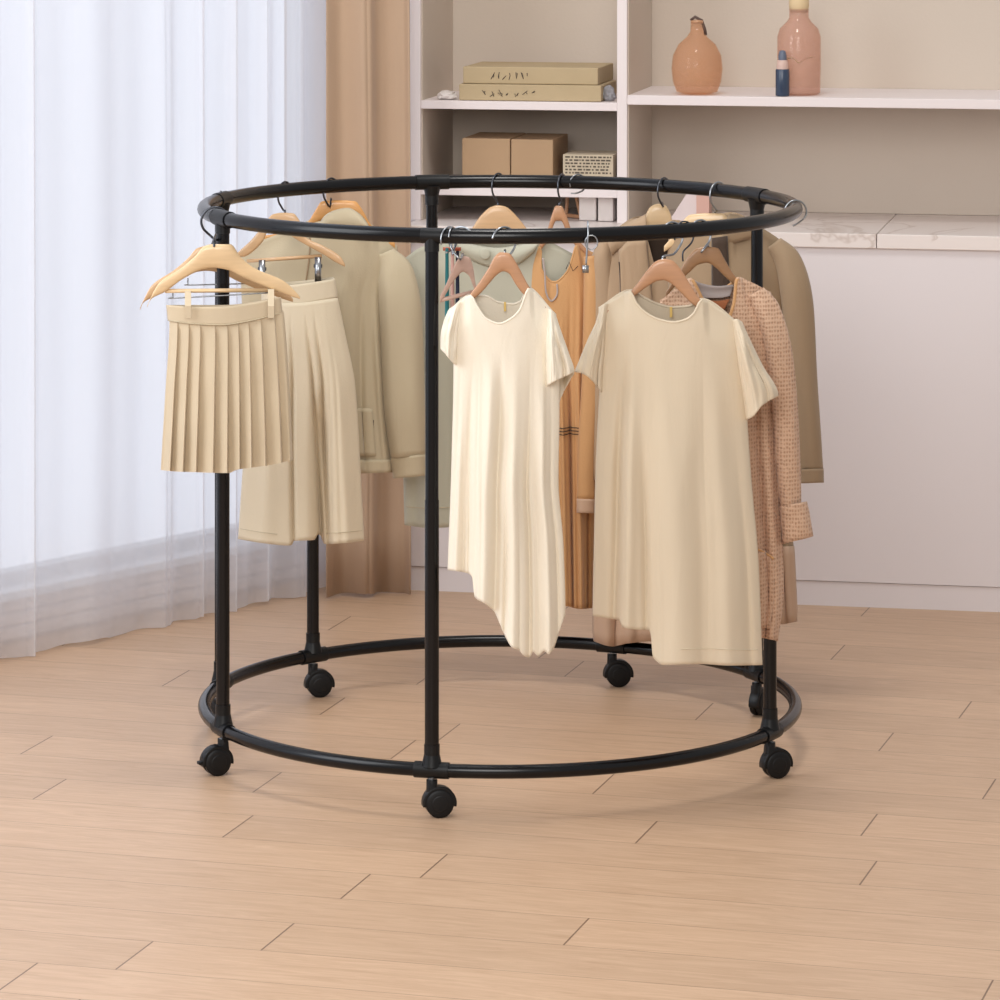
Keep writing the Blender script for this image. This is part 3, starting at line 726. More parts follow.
flat_sleeve(M['f_dress'], dr, PK, [(318,732),(350,736),(390,741),(421,746)], [(318,740),(336,748),(365,762),(396,778),(421,778)], [(732,320),(736,319),(740,322)],
    [(746,420),(753,417),(764,405),(778,396)], [(746,418),(756,405),(778,395)], ((318,.014),(350,.034),(421,.040)), 14, ((.35,.35,.10,.008,0),(.62,.7,.08,-.009,.1)))
g = G().box(-.0025, .0025, -.001, .001, -.020, .0, tf=lambda x, y, z: PK(671, 307, -.018)+Vector((x, y, z)))
child('size_tag', g.v, g.f, M['tag'], dr, smooth=False)
strip('hem_stitch', M['f_trouser'], dr, [ptF(.52+.46*i/50, .955, 1)+PK.n*.002 for i in range(51)], .0008)

# --- Fs: small pinkish hanger with ties beside the front post
PF = Plane(462, 7.49, 38)
hanger('clothes_hanger', 'empty pinkish wooden hanger seen nearly edge-on beside the front post', PF,
       [(440,296),(446,284),(452,270),(458,259),(463,256),(469,257),(473,266),(475,280),(477,290)],
       [(440,304),(446,294),(452,284),(458,276),(463,272),(469,276),(473,286),(475,292),(477,296)], M['w_pink'], half=.010,
       hook_th=theta_px(462), psi=math.radians(150), hookpx=463, bar=((441,300),(477,291)), wr=.0022)
for px, col, nm, y1 in ((447, (40, 118, 122), 'teal', 352), (452.5, (216, 172, 160), 'blush pink', 350), (457.5, (34, 40, 62), 'navy', 348)):
    m_ = fabric('tie_'+nm.replace(' ', '_'), col, trans=0)
    PP = Plane(450, 7.515, 0); V = []; Fc = []
    for j in range(20):
        y = 248+(y1-248)*j/19
        for s in (-1, 1):
            for d in (-.0015, .0015): V.append(PP(px+s*(1.6+.9*j/19), y, d+.004*math.sin(j*.5+px)))
    for j in range(19):
        b = j*4; e = b+4; Fc += [(b, e, e+1, b+1), (b+2, b+3, e+3, e+2), (b, b+2, e+2, e), (b+1, e+1, e+3, b+3)]
    Fc += [(0, 1, 3, 2), (76, 78, 79, 77)]
    o = mesh_obj('ribbon_tie', V, Fc, m_, origin=PP(px, y1))
    tag(o, 'narrow %s ribbon hanging just right of the front post' % nm, 'ribbon', 'ribbons beside the front post')
PP = Plane(450, 7.515, 0); rc_ = thing('ribbon_clip', PP(452, 250), 'small red clip bar holding three ribbons beside the front post', 'clip')
g = G().tube([PP(443, 249), PP(461, 249)], .0035, 10); child('clip_bar', g.v, g.f, plain('red_clip', (196, 96, 66), .4), rc_)
g = G()
g.tube(smooth_path(hook_pts(Vector((ringp(theta_px(452), 0).x, ringp(theta_px(452), 0).y, ZT+.0155-.024+.0018)), math.radians(75), .024, low=PP(452, 247)), 3), .0016, 8)
child('hook', g.v, g.f, M['steel'], rc_)

# --- loose metal hooks and clips on the rails
def loose(label, pts, r=.0018, mat='steel', name='metal_hook', extra=None, cat='hook'):
    g = G().tube(smooth_path(pts, 5), r, 8)
    if extra: extra(g)
    o = mesh_obj(name, g.v, g.f, M[mat], origin=pts[-1]); tag(o, label, cat); return o
def hook_loop(th, psi, rh, tail, flip=1):
    rp = ringp(th, 0); c = Vector((rp.x, rp.y, ZT+.0155-rh+.002)); s = Vector((math.cos(psi), math.sin(psi), 0))*flip
    pts = [c+s*(math.cos(math.radians(a))*rh)+Vector((0, 0, math.sin(math.radians(a))*rh)) for a in range(200, -61, -20)]
    return pts + [c+Vector((dx, 0, dz)) + s*0 for dx, dz in tail]
loose('empty steel hook on the rear rail just right of the caramel dress hanger', hook_loop(theta_px(578, True), math.radians(25), .020, [(-.004, -.022), (-.016, -.022)]))
rp = ringp(theta_px(588), ZT)
def sq(g):
    c = rp+Vector((-.005, -.022, -.062)); g.box(-.006, .006, -.003, .003, -.008, .006, tf=lambda x, y, z: c+Vector((x, y, z)))
    g.tube([rp+Vector((.012*math.cos(a)+.006, -.021, -.012+.014*math.sin(a))) for a in [2*PI*k/14 for k in range(14)]], .0014, 6, closed=True)
loose('steel clip dangling from the front rail between the blouse and the ribbed dress', [rp+Vector((.0, .020, -.012)), rp+Vector((0, .018, .012)), rp+Vector((0, .004, .026)), rp+Vector((0, -.012, .020)),
      rp+Vector((0, -.0205, .004)), rp+Vector((-.002, -.021, -.02)), rp+Vector((-.004, -.022, -.055))], extra=sq, name='metal_clip', cat='clip')
loose('steel wire hook looped over the right end of the rail', hook_loop(theta_px(797), math.radians(10), .023, [(.002, -.026), (-.006, -.030)]))
loose('dark steel hook on the front rail above the ribbed dress shoulder', hook_loop(theta_px(684), math.radians(40), .026, [(-.002, -.034), (-.002, -.052)]), mat='darksteel')
loose('steel hook beside the blouse hanger hook near the front post', hook_loop(theta_px(449), math.radians(50), .024, [(-.006, -.026)]), r=.0017)

# ------------------------------------------------------------------ the room
AL = math.radians(11); cA, sA = math.cos(AL), math.sin(AL)
O = W(405, 588.5, 9.74); O.z = 0
def B(s, d, z): return Vector((O.x+cA*s+sA*d, O.y-sA*s+cA*d, z))
def sfor(px, d):
    a = (px-500)/F; return (a*(O.y+cA*d)-O.x-sA*d)/(cA+a*sA)
def zfor(px, py, d): s = sfor(px, d); return H-(py-YH)/F*B(s, d, 0).y

# floor
fm, nt, b = newmat('oak_plank_floor')
tc = N(nt, 'ShaderNodeTexCoord'); mp = N(nt, 'ShaderNodeMapping'); mp.inputs['Rotation'].default_value = (0, 0, math.radians(16))
nt.links.new(tc.outputs['Object'], mp.inputs['Vector'])
sx = N(nt, 'ShaderNodeSeparateXYZ'); nt.links.new(mp.outputs[0], sx.inputs[0])
def mth(op, a, b_=None, c_=None):
    n = N(nt, 'ShaderNodeMath', operation=op)
    for i, v in enumerate((a, b_, c_)):
        if v is None: continue
        if isinstance(v, (int, float)): n.inputs[i].default_value = v
        else: nt.links.new(v, n.inputs[i])
    return n.outputs[0]
PW, PLn = .172, 1.22
yr = mth('DIVIDE', sx.outputs['Y'], PW); row = mth('FLOOR', yr); fy = mth('FRACT', yr)
wn = N(nt, 'ShaderNodeTexWhiteNoise', noise_dimensions='1D'); nt.links.new(row, wn.inputs['W'])
xr_ = mth('ADD', mth('DIVIDE', sx.outputs['X'], PLn), mth('MULTIPLY', wn.outputs['Value'], 7.3)); col_ = mth('FLOOR', xr_); fx = mth('FRACT', xr_)
cb = N(nt, 'ShaderNodeCombineXYZ'); nt.links.new(row, cb.inputs[0]); nt.links.new(col_, cb.inputs[1])
w2 = N(nt, 'ShaderNodeTexWhiteNoise', noise_dimensions='3D'); nt.links.new(cb.outputs[0], w2.inputs['Vector'])
seam_y = mth('LESS_THAN', mth('MINIMUM', fy, mth('SUBTRACT', 1, fy)), .0085)
seam_x = mth('LESS_THAN', mth('MINIMUM', fx, mth('SUBTRACT', 1, fx)), .0013)
seam = mth('MAXIMUM', mth('MULTIPLY', seam_y, .45), mth('MULTIPLY', seam_x, .85))
# grain stretched along the plank
gm = N(nt, 'ShaderNodeMapping'); gm.inputs['Scale'].default_value = (2.2, 22, 1); nt.links.new(mp.outputs[0], gm.inputs['Vector'])
ofs = N(nt, 'ShaderNodeVectorMath', operation='ADD'); nt.links.new(gm.outputs[0], ofs.inputs[0])
sc_ = N(nt, 'ShaderNodeVectorMath', operation='SCALE'); nt.links.new(w2.outputs['Color'], sc_.inputs[0]); sc_.inputs['Scale'].default_value = 20
nt.links.new(sc_.outputs[0], ofs.inputs[1])
gn = N(nt, 'ShaderNodeTexNoise', Scale=2.4, Detail=10, Roughness=.72, Distortion=1.4); nt.links.new(ofs.outputs[0], gn.inputs['Vector'])
cr = N(nt, 'ShaderNodeValToRGB'); e = cr.color_ramp.elements
e[0].position = .25; e[0].color = srgb((174, 141, 112)); e[1].position = .75; e[1].color = srgb((206, 174, 145))
nt.links.new(gn.outputs['Fac'], cr.inputs[0])
hs = N(nt, 'ShaderNodeHueSaturation'); nt.links.new(cr.outputs[0], hs.inputs['Color'])
nt.links.new(mth('ADD', mth('MULTIPLY', w2.outputs['Value'], .10), .95), hs.inputs['Value'])
mx = N(nt, 'ShaderNodeMix', data_type='RGBA'); nt.links.new(seam, mx.inputs[0]); nt.links.new(hs.outputs[0], mx.inputs[6]); mx.inputs[7].default_value = srgb((96, 70, 52))
nt.links.new(mx.outputs[2], b.inputs['Base Color'])
b.inputs['Roughness'].default_value = .42
bp = N(nt, 'ShaderNodeBump', Strength=.12, Distance=.001); nt.links.new(gn.outputs['Fac'], bp.inputs['Height']); nt.links.new(bp.outputs[0], b.inputs['Normal'])
# back wall
def bbox(g, s0, s1, d0, d1, z0, z1, k=0): return g.box(s0, s1, d0, d1, z0, z1, k, tf=B)
DB = .52
g = G(); bbox(g, -.45, 3.1, DB+.02, DB+.12, 0, 2.6); structure(mesh_obj('wall_back', g.v, g.f, M['wall'], smooth=False))

# base cabinet with plinth
s_end = 2.95
cab = thing('base_cabinet', B(1, 0, 0), 'long pinkish white base cabinet with plain fronts along the back wall', 'cabinet')
g = G(); bbox(g, .0, s_end, .0, DB, .062, .885); child('carcass', g.v, g.f, M['cabinet'], cab, smooth=False)
g = G(); bbox(g, .0, s_end, .004, DB, 0, .060); child('plinth', g.v, g.f, M['cabinet'], cab, smooth=False)
marble, nt, b = newmat('pale_marble')
tc = N(nt, 'ShaderNodeTexCoord'); nz = N(nt, 'ShaderNodeTexNoise', Scale=1.6, Detail=5, Distortion=1.2); nt.links.new(tc.outputs['Object'], nz.inputs['Vector'])
cr = N(nt, 'ShaderNodeValToRGB'); e = cr.color_ramp.elements; e[0].position = .49; e[0].color = srgb((232, 222, 217)); e[1].position = .51; e[1].color = srgb((232, 222, 217))
m_ = e.new(.5); m_.color = srgb((208, 194, 186)); nt.links.new(nz.outputs['Fac'], cr.inputs[0]); nt.links.new(cr.outputs[0], b.inputs['Base Color']); b.inputs['Roughness'].default_value = .35
wt = thing('worktop', B(1, 0, .885), 'pale marble worktop slab lying on the base cabinet', 'worktop')
sj = sfor(877, 0)
for a, b_ in ((0, sj-.001), (sj+.001, s_end)):
    g = G(); bbox(g, a, b_, -.012, DB, .8853, .921); bevel(child('slab', g.v, g.f, marble, wt, smooth=False), .002)

# open shelving
DF = .12
sh = thing('shelving_unit', B(1, .3, .921), 'open built-in shelving with white edges and taupe back above the worktop', 'shelving')
sL0, sL1, sD0, sD1 = sfor(410, DF), sfor(420.5, DF), sfor(617, DF), sfor(627, DF)
zt = 2.35
def shp(name, s0, s1, d0, d1, z0, z1, mat):
    g = G(); bbox(g, s0, s1, d0, d1, z0, z1); return bevel(child(name, g.v, g.f, M[mat], sh, smooth=False), .0015)
shp('side_panel', sL0, sL1, DF, DB-.006, .9215, zt, 'white'); shp('divider', sD0, sD1, DF, DB-.006, .9215, zt, 'white')
shp('side_panel', s_end-.03, s_end, DF, DB-.006, .9215, zt, 'white')
shp('back_panel', sL0, s_end, DB-.005, DB+.018, .9215, zt, 'taupe')
zs1 = zfor(520, 110, DF); zs2 = zfor(520, 196.5, DF); zs3 = zfor(800, 107, DF)
shp('shelf', sL1, sD0, DF+.002, DB-.006, zs1, zs1+.021, 'white')
shp('shelf', sL1, sD0, DF+.002, DB-.006, zs2, zs2+.020, 'white')
shp('shelf', sD1, s_end-.03, DF+.002, DB-.006, zs3, zs3+.024, 'white')
# taupe liners on the inner sides
g = G(); bbox(g, sL1, sL1+.003, DF+.012, DB-.006, .9215, zt); child('side_liner', g.v, g.f, M['taupe'], sh, smooth=False)
g = G(); bbox(g, sD1, sD1+.003, DF+.012, DB-.006, .9215, zt); child('side_liner', g.v, g.f, M['taupe'], sh, smooth=False)

# ---- things on the shelves
card = plain('cardboard', (184, 164, 130), .85, var=.06, vs=20, bump=.1); card2 = plain('cardboard_brown', (176, 146, 114), .85, var=.06, vs=20)
card3 = plain('cardboard_pale', (206, 176, 132), .85, var=.05); ink = plain('ink', (86, 76, 66), .8); paperw = plain('white_paper', (224, 216, 212), .8)
def scribble(parent, s0, s1, z0, z1, d, seed, n=7, r=.0009):
    rnd = random.Random(seed); g = G(); w = (s1-s0)/n
    for k in range(n):
        a = s0+w*k; pts = [B(a+w*.15+rnd.random()*w*.7, d, z0+rnd.random()*(z1-z0)) for _ in range(4)]
        g.tube(pts, r, 4)
    return child('printing', g.v, g.f, ink, parent, smooth=False)
def cbox(name, label, px0, px1, d0, dep, z0, h, mat, group=None, lid=True, scr=None, cat='box'):
    s0, s1 = sfor(px0, d0), sfor(px1, d0)
    t = thing(name, B((s0+s1)/2, d0+dep/2, z0), label, cat, group)
    g = G(); bbox(g, s0, s1, d0, d0+dep, z0+.0008, z0+h); bevel(child('box_body', g.v, g.f, mat, t, smooth=False), .0025)
    if lid:
        g = G(); bbox(g, (s0+s1)/2-.012, (s0+s1)/2+.012, d0-.0006, d0+dep, z0+h*.55, z0+h+.0008); child('packing_tape', g.v, g.f, card3, t, smooth=False)
    if scr: scribble(t, s0+(s1-s0)*scr[0], s0+(s1-s0)*scr[1], z0+h*.25, z0+h*.7, d0-.0008, scr[2])
    return t
zA1 = zs1+.021
hb = .042
cbox('cardboard_box', 'flat cardboard box, lower of the two stacked on the upper left shelf', 459, 601, DF+.02, .24, zA1, hb, card, scr=(.15, .55, 1), lid=False)
cbox('cardboard_box', 'flat cardboard box, upper of the two stacked on the upper left shelf', 463, 598, DF+.03, .24, zA1+hb, hb+.002, card, scr=(.2, .5, 2), lid=False)
zA2 = zs2+.020
cbox('cardboard_box', 'brown cardboard carton at the left on the lower left shelf', 462, 510, DF+.05, .22, zA2, .122, card2, lid=False)
cbox('cardboard_box', 'brown cardboard carton at the right on the lower left shelf beside printed papers', 511, 553, DF+.05, .22, zA2, .121, card2, lid=False)
# white flat box + printed paper stack
cbox('flat_white_box', 'flat white box under the printed paper stack on the lower left shelf', 558, 612, DF+.02, .16, zA2, .028, paperw, lid=False)
t = thing('paper_stack', B(sfor(590, DF+.03), DF+.1, zA2+.028), 'stack of printed newspapers on the flat white box on the lower shelf', 'papers')
s0, s1 = sfor(563, DF+.03), sfor(613, DF+.03)
g = G(); bbox(g, s0, s1, DF+.03, DF+.17, zA2+.0288, zA2+.086); child('pages', g.v, g.f, plain('newsprint', (198, 184, 160), .85, var=.1, vs=60), t, smooth=False)
g = G(); rnd = random.Random(8)
for r_ in range(6):
    z = zA2+.038+r_*.008; a = s0+.006
    while a < s1-.008:
        w = .003+rnd.random()*.009; bbox(g, a, min(a+w, s1-.004), DF+.0292, DF+.0302, z, z+.004); a += w+.002+rnd.random()*.003
child('printed_lines', g.v, g.f, ink, t, smooth=False)
# crumpled paper and grey lump
def lump(name, label, px, d, z, rx, rz, mat, cat, seed):
    bm = bmesh.new(); bmesh.ops.create_icosphere(bm, subdivisions=3, radius=1)
    c = B(sfor(px, d), d, z)
    for v in bm.verts:
        k = 1+.35*noise.noise(v.co*2.2+Vector((seed, 0, 0)))+.12*noise.noise(v.co*6+Vector((seed, 3, 0)))
        zz = max(v.co.z*k*rz, -rz*.72); v.co = Vector((v.co.x*k*rx, v.co.y*k*rx*.8, zz+rz*.72))
    vs = [v.co+c for v in bm.verts]; fs = [tuple(v.index for v in f.verts) for f in bm.faces]; bm.free()
    o = mesh_obj(name, vs, fs, mat, origin=c, smooth=False); tag(o, label, cat)
lump('crumpled_paper', 'crumpled white paper left of the stacked flat boxes', 447, DF+.05, zA1+.001, .026, .012, paperw, 'paper', 2)
lump('cloth_bundle', 'small grey cloth bundle right of the stacked flat boxes', 609, DF+.06, zA1+.001, .016, .022, plain('grey_cloth', (150, 148, 152), .8), 'cloth', 5)
# white boxes and a wooden frame standing on the worktop in the left bay
cbox('white_carton', 'white carton on the worktop left of the divider, left of two', 579, 596, DF+.06, .15, .9213, .118, paperw, lid=False)
cbox('white_carton', 'white carton against the divider on the worktop, right of two', 598, 613, DF+.05, .15, .9213, .110, paperw, lid=False)
t = thing('wooden_frame', B(sfor(571, DF+.12), DF+.12, .9213), 'small leaning brown wooden frame beside the white cartons', 'frame')
g = G(); s0 = sfor(566, DF+.14); z0 = .9215
a, b1, c1 = B(s0, DF+.14, z0), B(s0+.010, DF+.14, z0+.118), B(s0+.046, DF+.10, z0)
for p, q in ((a, b1), (b1, c1), (a, c1)): g.tube([p+Vector((0, 0, .006)), q+Vector((0, 0, .006))], .005, 8)
child('frame_rails', g.v, g.f, M['w_brown'], t, smooth=False)
# glass things on the right shelf
def glass(name, rgb, alpha=.5, rough=.08):
    m, nt, b = newmat(name); b.inputs['Base Color'].default_value = srgb(rgb); b.inputs['Roughness'].default_value = rough
    tr = N(nt, 'ShaderNodeBsdfTransparent'); tr.inputs[0].default_value = srgb(tuple((v+2*255)/3 for v in rgb))
    nz = N(nt, 'ShaderNodeTexNoise', Scale=25, Detail=3); ms = N(nt, 'ShaderNodeMixShader')
    r = N(nt, 'ShaderNodeMapRange'); r.inputs['To Min'].default_value = max(alpha-.12, .04); r.inputs['To Max'].default_value = alpha+.15
    nt.links.new(nz.outputs['Fac'], r.inputs[0]); nt.links.new(r.outputs[0], ms.inputs[0])
    nt.links.new(tr.outputs[0], ms.inputs[1]); nt.links.new(b.outputs[0], ms.inputs[2]); nt.links.new(ms.outputs[0], nt.nodes['Material Output'].inputs[0])
    return m
gl_o = glass('amber_glass', (238, 202, 172), .10); gl_p = glass('peach_glass', (234, 202, 186), .18)
zR = zs3+.0245
dG = DF+.072; c = B(sfor(697, dG), dG, zR); k = .92*B(sfor(697, dG), dG, 0).y/F
jg = thing('glass_jug', c, 'round amber glass jug with a dark handle at the left on the long shelf', 'jug')
prof = [(0,.002),(14,.002),(22,3),(26,14),(27.5,28),(26,42),(20,54),(11,62),(7,68),(6.5,78)]
g = G().lathe([(r*k, h*k if h > 1 else h) for r, h in prof], c, 30); solid(child('jug_body', g.v, g.f, gl_o, jg), .002)
g = G().tube([c+Vector((-.016, 0, 80*k)), c+Vector((-.005, 0, 84*k)), c+Vector((.012, 0, 80*k)), c+Vector((.020, 0, 70*k)), c+Vector((.022, 0, 64*k))], .004, 8)
child('handle', g.v, g.f, plain('dark_handle', (86, 66, 58), .5), jg)
g = G().lathe([(0,0),(6.8*k,0),(7*k,3*k),(0,4*k)], c+Vector((0,0,77*k)), 20); child('stopper', g.v, g.f, M['w_brown'], jg)
dG = DF+.10; c = B(sfor(799, dG), dG, zR); k = c.y/F
bo = thing('glass_bottle', c, 'tall peach glass bottle with a cork stopper on the long shelf', 'bottle')
prof = [(0,.002),(18,.002),(21,2),(21.5,30),(21.5,58),(19,66),(12,73),(9.5,77),(9.5,86)]
g = G().lathe([(r*k, h*k if h > 1 else h) for r, h in prof], c, 30); solid(child('bottle_body', g.v, g.f, gl_p, bo), .002)
g = G().lathe([(0,0),(8.5*k,0),(10*k,6*k),(10*k,13*k),(8.5*k,15*k),(0,15*k)], c+Vector((0,0,82*k)), 20); child('cork', g.v, g.f, plain('cork', (214, 190, 150), .8), bo)
pts = [c+Vector((dx*k, -.022*1.0-.0005*0-21.5*k+.022, dz*k)) for dx, dz in ((-16,36),(-8,38),(-2,33),(5,37),(12,39))]
g = G().tube(smooth_path([p+Vector((0, abs(i-2)*.004, 0)) for i, p in enumerate(pts)], 4), .0012, 6); child('embossed_line', g.v, g.f, card2, bo)
dG = DF+.035; c = B(sfor(782.5, dG), dG, zR); k = c.y/F
sb = thing('small_bottle', c, 'small dark blue dropper bottle in front of the tall peach bottle', 'bottle')
g = G().lathe([(0,.001),(6.6*k,.001),(7*k,1*k),(7*k,26*k),(6.5*k,27*k),(0,27.5*k)], c, 24); child('bottle_body', g.v, g.f, plain('navy_glass', (52, 66, 88), .25), sb)
g = G().lathe([(6*k,27*k),(6*k,31*k),(5*k,36*k),(0,36.5*k)], c, 20); child('collar', g.v, g.f, plain('pink_collar', (206, 176, 164), .5), sb)
g = G().lathe([(4*k,36*k),(4.2*k,40*k),(3*k,45*k),(0,46*k)], c, 20); child('dropper_cap', g.v, g.f, plain('grey_cap', (96, 104, 122), .4), sb)
# pale pink cloth tent / bag on the worktop behind the coats
dG = DF+.06
t = thing('gift_bag', B(sfor(692, dG), dG, .9213), 'small pale pink paper bag on the worktop behind the brown coats', 'bag')
s0, s1, s2 = sfor(668, dG), sfor(696, dG), sfor(709, dG); zb = .9215; zh = zb+.088
g = G(); g.add([B(s0, dG, zb), B(s1, dG, zb), B(s1, dG+.06, zb), B(s0, dG+.06, zb), B(s1-.016, dG+.02, zh), B(s1, dG+.02, zh), B(s1, dG+.04, zh), B(s1-.016, dG+.04, zh)],
      [(0,3,2,1),(4,5,6,7),(0,1,5,4),(1,2,6,5),(2,3,7,6),(3,0,4,7)]); child('bag_front', g.v, g.f, plain('pale_pink_paper', (214, 198, 196), .7), t, smooth=False)
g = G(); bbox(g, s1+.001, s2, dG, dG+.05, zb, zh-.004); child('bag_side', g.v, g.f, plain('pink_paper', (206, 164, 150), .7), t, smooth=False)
lumpm = plain('silver_tie', (200, 194, 190), .3)
g = G().tube([B(s1-.018, dG+.02, zh+.004), B(s1-.006, dG+.01, zh+.008), B(s1+.004, dG+.02, zh+.004), B(s1+.012, dG+.02, zh+.007)], .004, 8); child('bag_tie', g.v, g.f, lumpm, t)

# ---- left wall with the window, drawn along the curtain line
pA, pB_ = W(0, 663, 8.87), W(330, 590, 9.74); dv = Vector((pB_.x-pA.x, pB_.y-pA.y, 0)); Lc = dv.length; dv.normalize()
nv_ = Vector((dv.y, -dv.x, 0))            # into the room
if nv_.x < 0: nv_ = -nv_
A0 = Vector((pA.x, pA.y, 0))
def Lw(s, d, z): return A0+dv*s+nv_*d+Vector((0, 0, z))       # s along the wall, d into the room
def lbox(g, s0, s1, d0, d1, z0, z1, k=0): return g.box(s0, s1, d0, d1, z0, z1, k, tf=Lw)
WS0, WS1 = -1.6, Lc+.42
kick = .105
g = G(); lbox(g, WS0, WS1, -.26, -.16, 0, kick); structure(mesh_obj('wall_left', g.v, g.f, M['kick'], smooth=False))
g = G()
for i in range(3): lbox(g, WS0, WS1, -.16, -.152, .006+i*.033, .006+i*.033+.028)
structure(bevel(mesh_obj('baseboard_left', g.v, g.f, M['kick'], smooth=False), .003))
g = G(); lbox(g, WS0, WS1, -.26, -.12, kick, kick+.022); structure(bevel(mesh_obj('trim_1', g.v, g.f, M['frame'], smooth=False), .003))
wd = bpy.data.objects.new('window_1', None); C.objects.link(wd); wd.location = Lw(.6, -.2, kick+.022); o_org['window_1'] = wd.location.copy(); wd['kind'] = 'structure'
g = G(); lbox(g, WS0, WS1, -.24, -.19, kick+.022, kick+.05); lbox(g, WS0, WS1, -.24, -.19, 2.45, 2.5)
for s in (WS0, -.75, Lc+.10): lbox(g, s, s+.05, -.24, -.19, kick+.05, 2.45)
child('window_frame', g.v, g.f, M['frame'], wd, smooth=False)
wg, nt, b = newmat('window_pane'); nt.nodes.remove(b)
tr = N(nt, 'ShaderNodeBsdfTransparent'); gs = N(nt, 'ShaderNodeBsdfGlossy'); gs.inputs['Roughness'].default_value = .05; ms = N(nt, 'ShaderNodeMixShader'); ms.inputs[0].default_value = .05
nz = N(nt, 'ShaderNodeTexNoise', Scale=2); mr = N(nt, 'ShaderNodeMapRange'); mr.inputs['To Min'].default_value = .03; mr.inputs['To Max'].default_value = .08
nt.links.new(nz.outputs['Fac'], mr.inputs[0]); nt.links.new(mr.outputs[0], ms.inputs[0])
nt.links.new(tr.outputs[0], ms.inputs[1]); nt.links.new(gs.outputs[0], ms.inputs[2]); nt.links.new(ms.outputs[0], nt.nodes['Material Output'].inputs[0])
g = G(); lbox(g, WS0, WS1, -.217, -.213, kick+.05, 2.46); child('glass', g.v, g.f, wg, wd, smooth=False)

fp = [Lw(-3.0, -.26, 0), Lw(WS1, -.26, 0), B(-.45, DB+.12, 0), B(3.15, DB+.12, 0), Vector((3.8, 2.5, 0)), Vector((-3.6, 2.5, 0))]
structure(mesh_obj('floor', fp+[p-Vector((0, 0, .05)) for p in fp], [(0,1,2,3,4,5),(11,10,9,8,7,6)]+[(i, i+6, (i+1) % 6+6, (i+1) % 6) for i in range(6)], fm, smooth=False))

# sheer curtain
sm, nt, b = newmat('sheer_voile')
b.inputs['Base Color'].default_value = srgb((238, 236, 238)); b.inputs['Roughness'].default_value = .9
tc = N(nt, 'ShaderNodeTexCoord'); wv = N(nt, 'ShaderNodeTexNoise', Scale=300, Detail=2); nt.links.new(tc.outputs['Object'], wv.inputs['Vector'])
tl = N(nt, 'ShaderNodeBsdfTranslucent'); tl.inputs[0].default_value = srgb((240, 240, 246)); tp = N(nt, 'ShaderNodeBsdfTransparent')
m1 = N(nt, 'ShaderNodeMixShader'); m1.inputs[0].default_value = .5; nt.links.new(b.outputs[0], m1.inputs[1]); nt.links.new(tl.outputs[0], m1.inputs[2])
lw = N(nt, 'ShaderNodeLayerWeight', Blend=.5)
mr = N(nt, 'ShaderNodeMapRange'); mr.inputs['To Min'].default_value = .60; mr.inputs['To Max'].default_value = .92; nt.links.new(lw.outputs['Facing'], mr.inputs[0])
m2 = N(nt, 'ShaderNodeMixShader'); nt.links.new(mr.outputs[0], m2.inputs[0]); nt.links.new(tp.outputs[0], m2.inputs[1]); nt.links.new(m1.outputs[0], m2.inputs[2])
nt.links.new(m2.outputs[0], nt.nodes['Material Output'].inputs[0])
def curtain(name, fpos, s0, s1, z0, z1, mat, label, amp, freq, seed, hem=.008, n=520, nz_=16, thick=0, parent=None):
    V = []; Fc = []
    for j in range(nz_+1):
        z = z0+(z1-z0)*j/nz_; t = j/nz_
        for i in range(n+1):
            s = s0+(s1-s0)*i/n
            ph = 2*PI*freq*(s+.15*noise.noise(Vector((s*2.6, seed, 0)))+.012*noise.noise(Vector((s*2, t*1.5, seed+4))))
            a = amp*(.75+.5*noise.noise(Vector((s*4, seed+9, t*.7))))
            w = math.sin(ph)+.3*math.sin(2.3*ph+1.0)
            zz = z+(hem*math.sin(ph*.5+1)+hem*noise.noise(Vector((s*9, seed, 2)))*1.2)*(1-t) if j == 0 else z
            V.append(fpos(s+.012*math.cos(ph), a*w*(1+.25*(1-t)), max(zz, .003)))
    for j in range(nz_):
        for i in range(n):
            q = j*(n+1)+i; Fc.append((q, q+1, q+n+2, q+n+1))
    o = mesh_obj(name, V, Fc, mat, origin=fpos((s0+s1)/2, 0, z0)); tag(o, label, 'curtain')
    if thick: solid(o, thick)
    return o
curtain('sheer_curtain', Lw, -1.5, Lc+.06, .003, 2.55, sm, 'white translucent floor-length voile curtain across the window', .017, 7.0, 1.3, n=900)
dm = fabric('drape_beige', (196, 168, 142), trans=.12)
q0, q1 = W(331, 590, 9.62), W(409, 590, 9.70); q0.z = q1.z = 0; qd = (q1-q0); Lq = qd.length; qd.normalize(); qn = Vector((qd.y, -qd.x, 0))
def Dq(s, d, z): return q0+qd*s+qn*d+Vector((0, 0, z))
curtain('drape', Dq, 0, Lq, .006, 2.55, dm, 'heavy beige drape gathered in the corner beside the shelving', .022, 1.0/.10, 6.2, hem=.004, n=200, thick=.004)

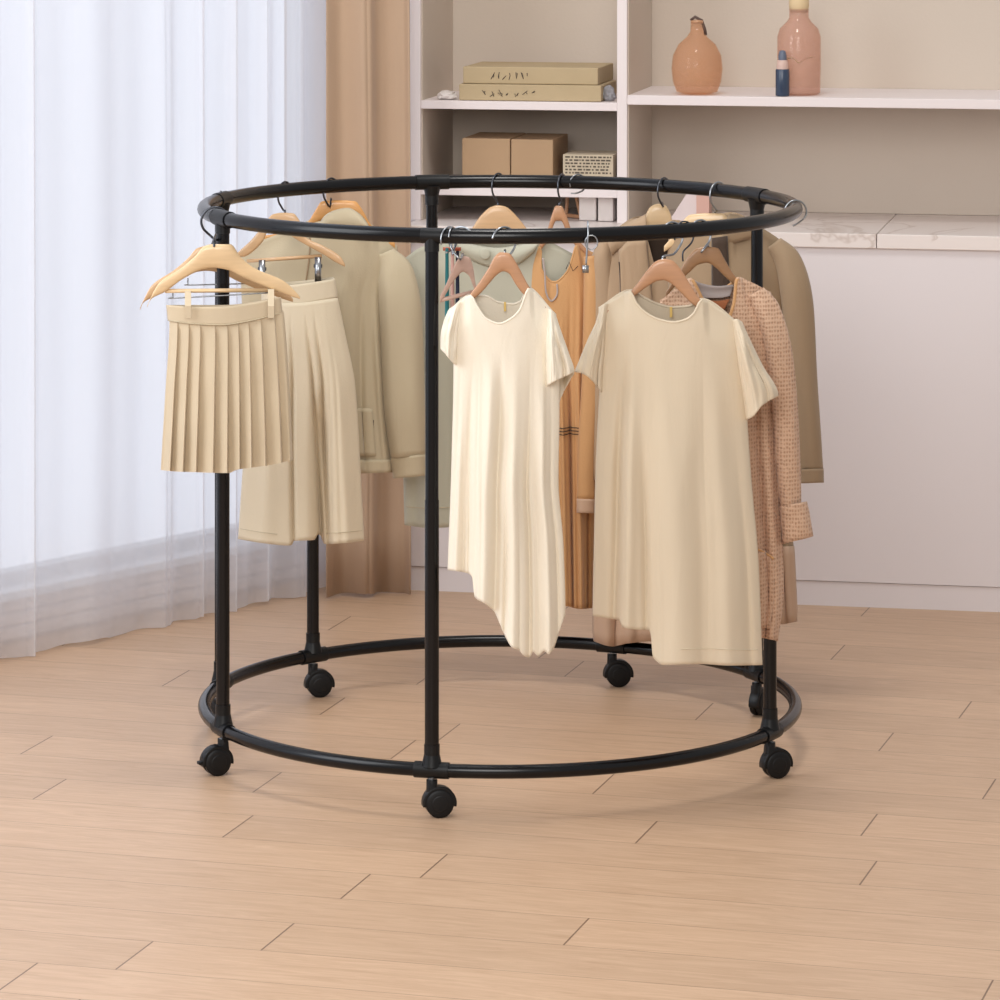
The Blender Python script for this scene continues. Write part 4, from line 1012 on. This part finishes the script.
# ------------------------------------------------------------------ light
wld = bpy.data.worlds.new('world'); bpy.context.scene.world = wld; wld.use_nodes = True; nt = wld.node_tree
bg = nt.nodes['Background']; tc = N(nt, 'ShaderNodeTexCoord')
dp = N(nt, 'ShaderNodeVectorMath', operation='DOT_PRODUCT'); nt.links.new(tc.outputs['Generated'], dp.inputs[0]); dp.inputs[1].default_value = (-.78, .62, 0)
mr = N(nt, 'ShaderNodeMapRange'); mr.inputs['From Min'].default_value = .2; mr.inputs['From Max'].default_value = .6; nt.links.new(dp.outputs['Value'], mr.inputs[0])
mx = N(nt, 'ShaderNodeMix', data_type='RGBA'); nt.links.new(mr.outputs[0], mx.inputs[0]); mx.inputs[6].default_value = (.50, .49, .485, 1); mx.inputs[7].default_value = (1.02, 1.10, 1.26, 1)
nt.links.new(mx.outputs[2], bg.inputs[0]); bg.inputs[1].default_value = 1.0
def area(name, loc, target, size, power, col, sy=None):
    l = bpy.data.lights.new(name, 'AREA'); l.energy = power; l.color = col; l.size = size
    if sy: l.shape = 'RECTANGLE'; l.size_y = sy
    o = bpy.data.objects.new(name, l); C.objects.link(o); o.location = loc
    o.rotation_euler = (Vector(target)-Vector(loc)).to_track_quat('-Z', 'Y').to_euler(); return o
area('ceiling_light', (.1, 7.6, 4.2), (0, 8.2, 0), .9, 50, (1, .965, .92))
area('window_light', (-2.6, 6.6, 2.2), (.2, 8.4, .5), 1.6, 52, (.95, .97, 1), 2.2)
area('room_fill', (-.5, 3.0, 2.7), (.1, 8.6, .8), 2.0, 110, (1, .975, .945))

cam = bpy.data.cameras.new('camera'); co = bpy.data.objects.new('camera', cam); C.objects.link(co)
co.location = (0, 0, H); co.rotation_euler = (PI/2, 0, 0); cam.sensor_width = 36; cam.lens = 36*F/1000; cam.shift_y = (YH-500)/1000; cam.clip_end = 60
bpy.context.scene.camera = co
vs = bpy.context.scene.view_settings; vs.view_transform = 'Standard'; vs.look = 'None'
for o in bpy.data.objects:
    if '_n' in o: del o['_n']
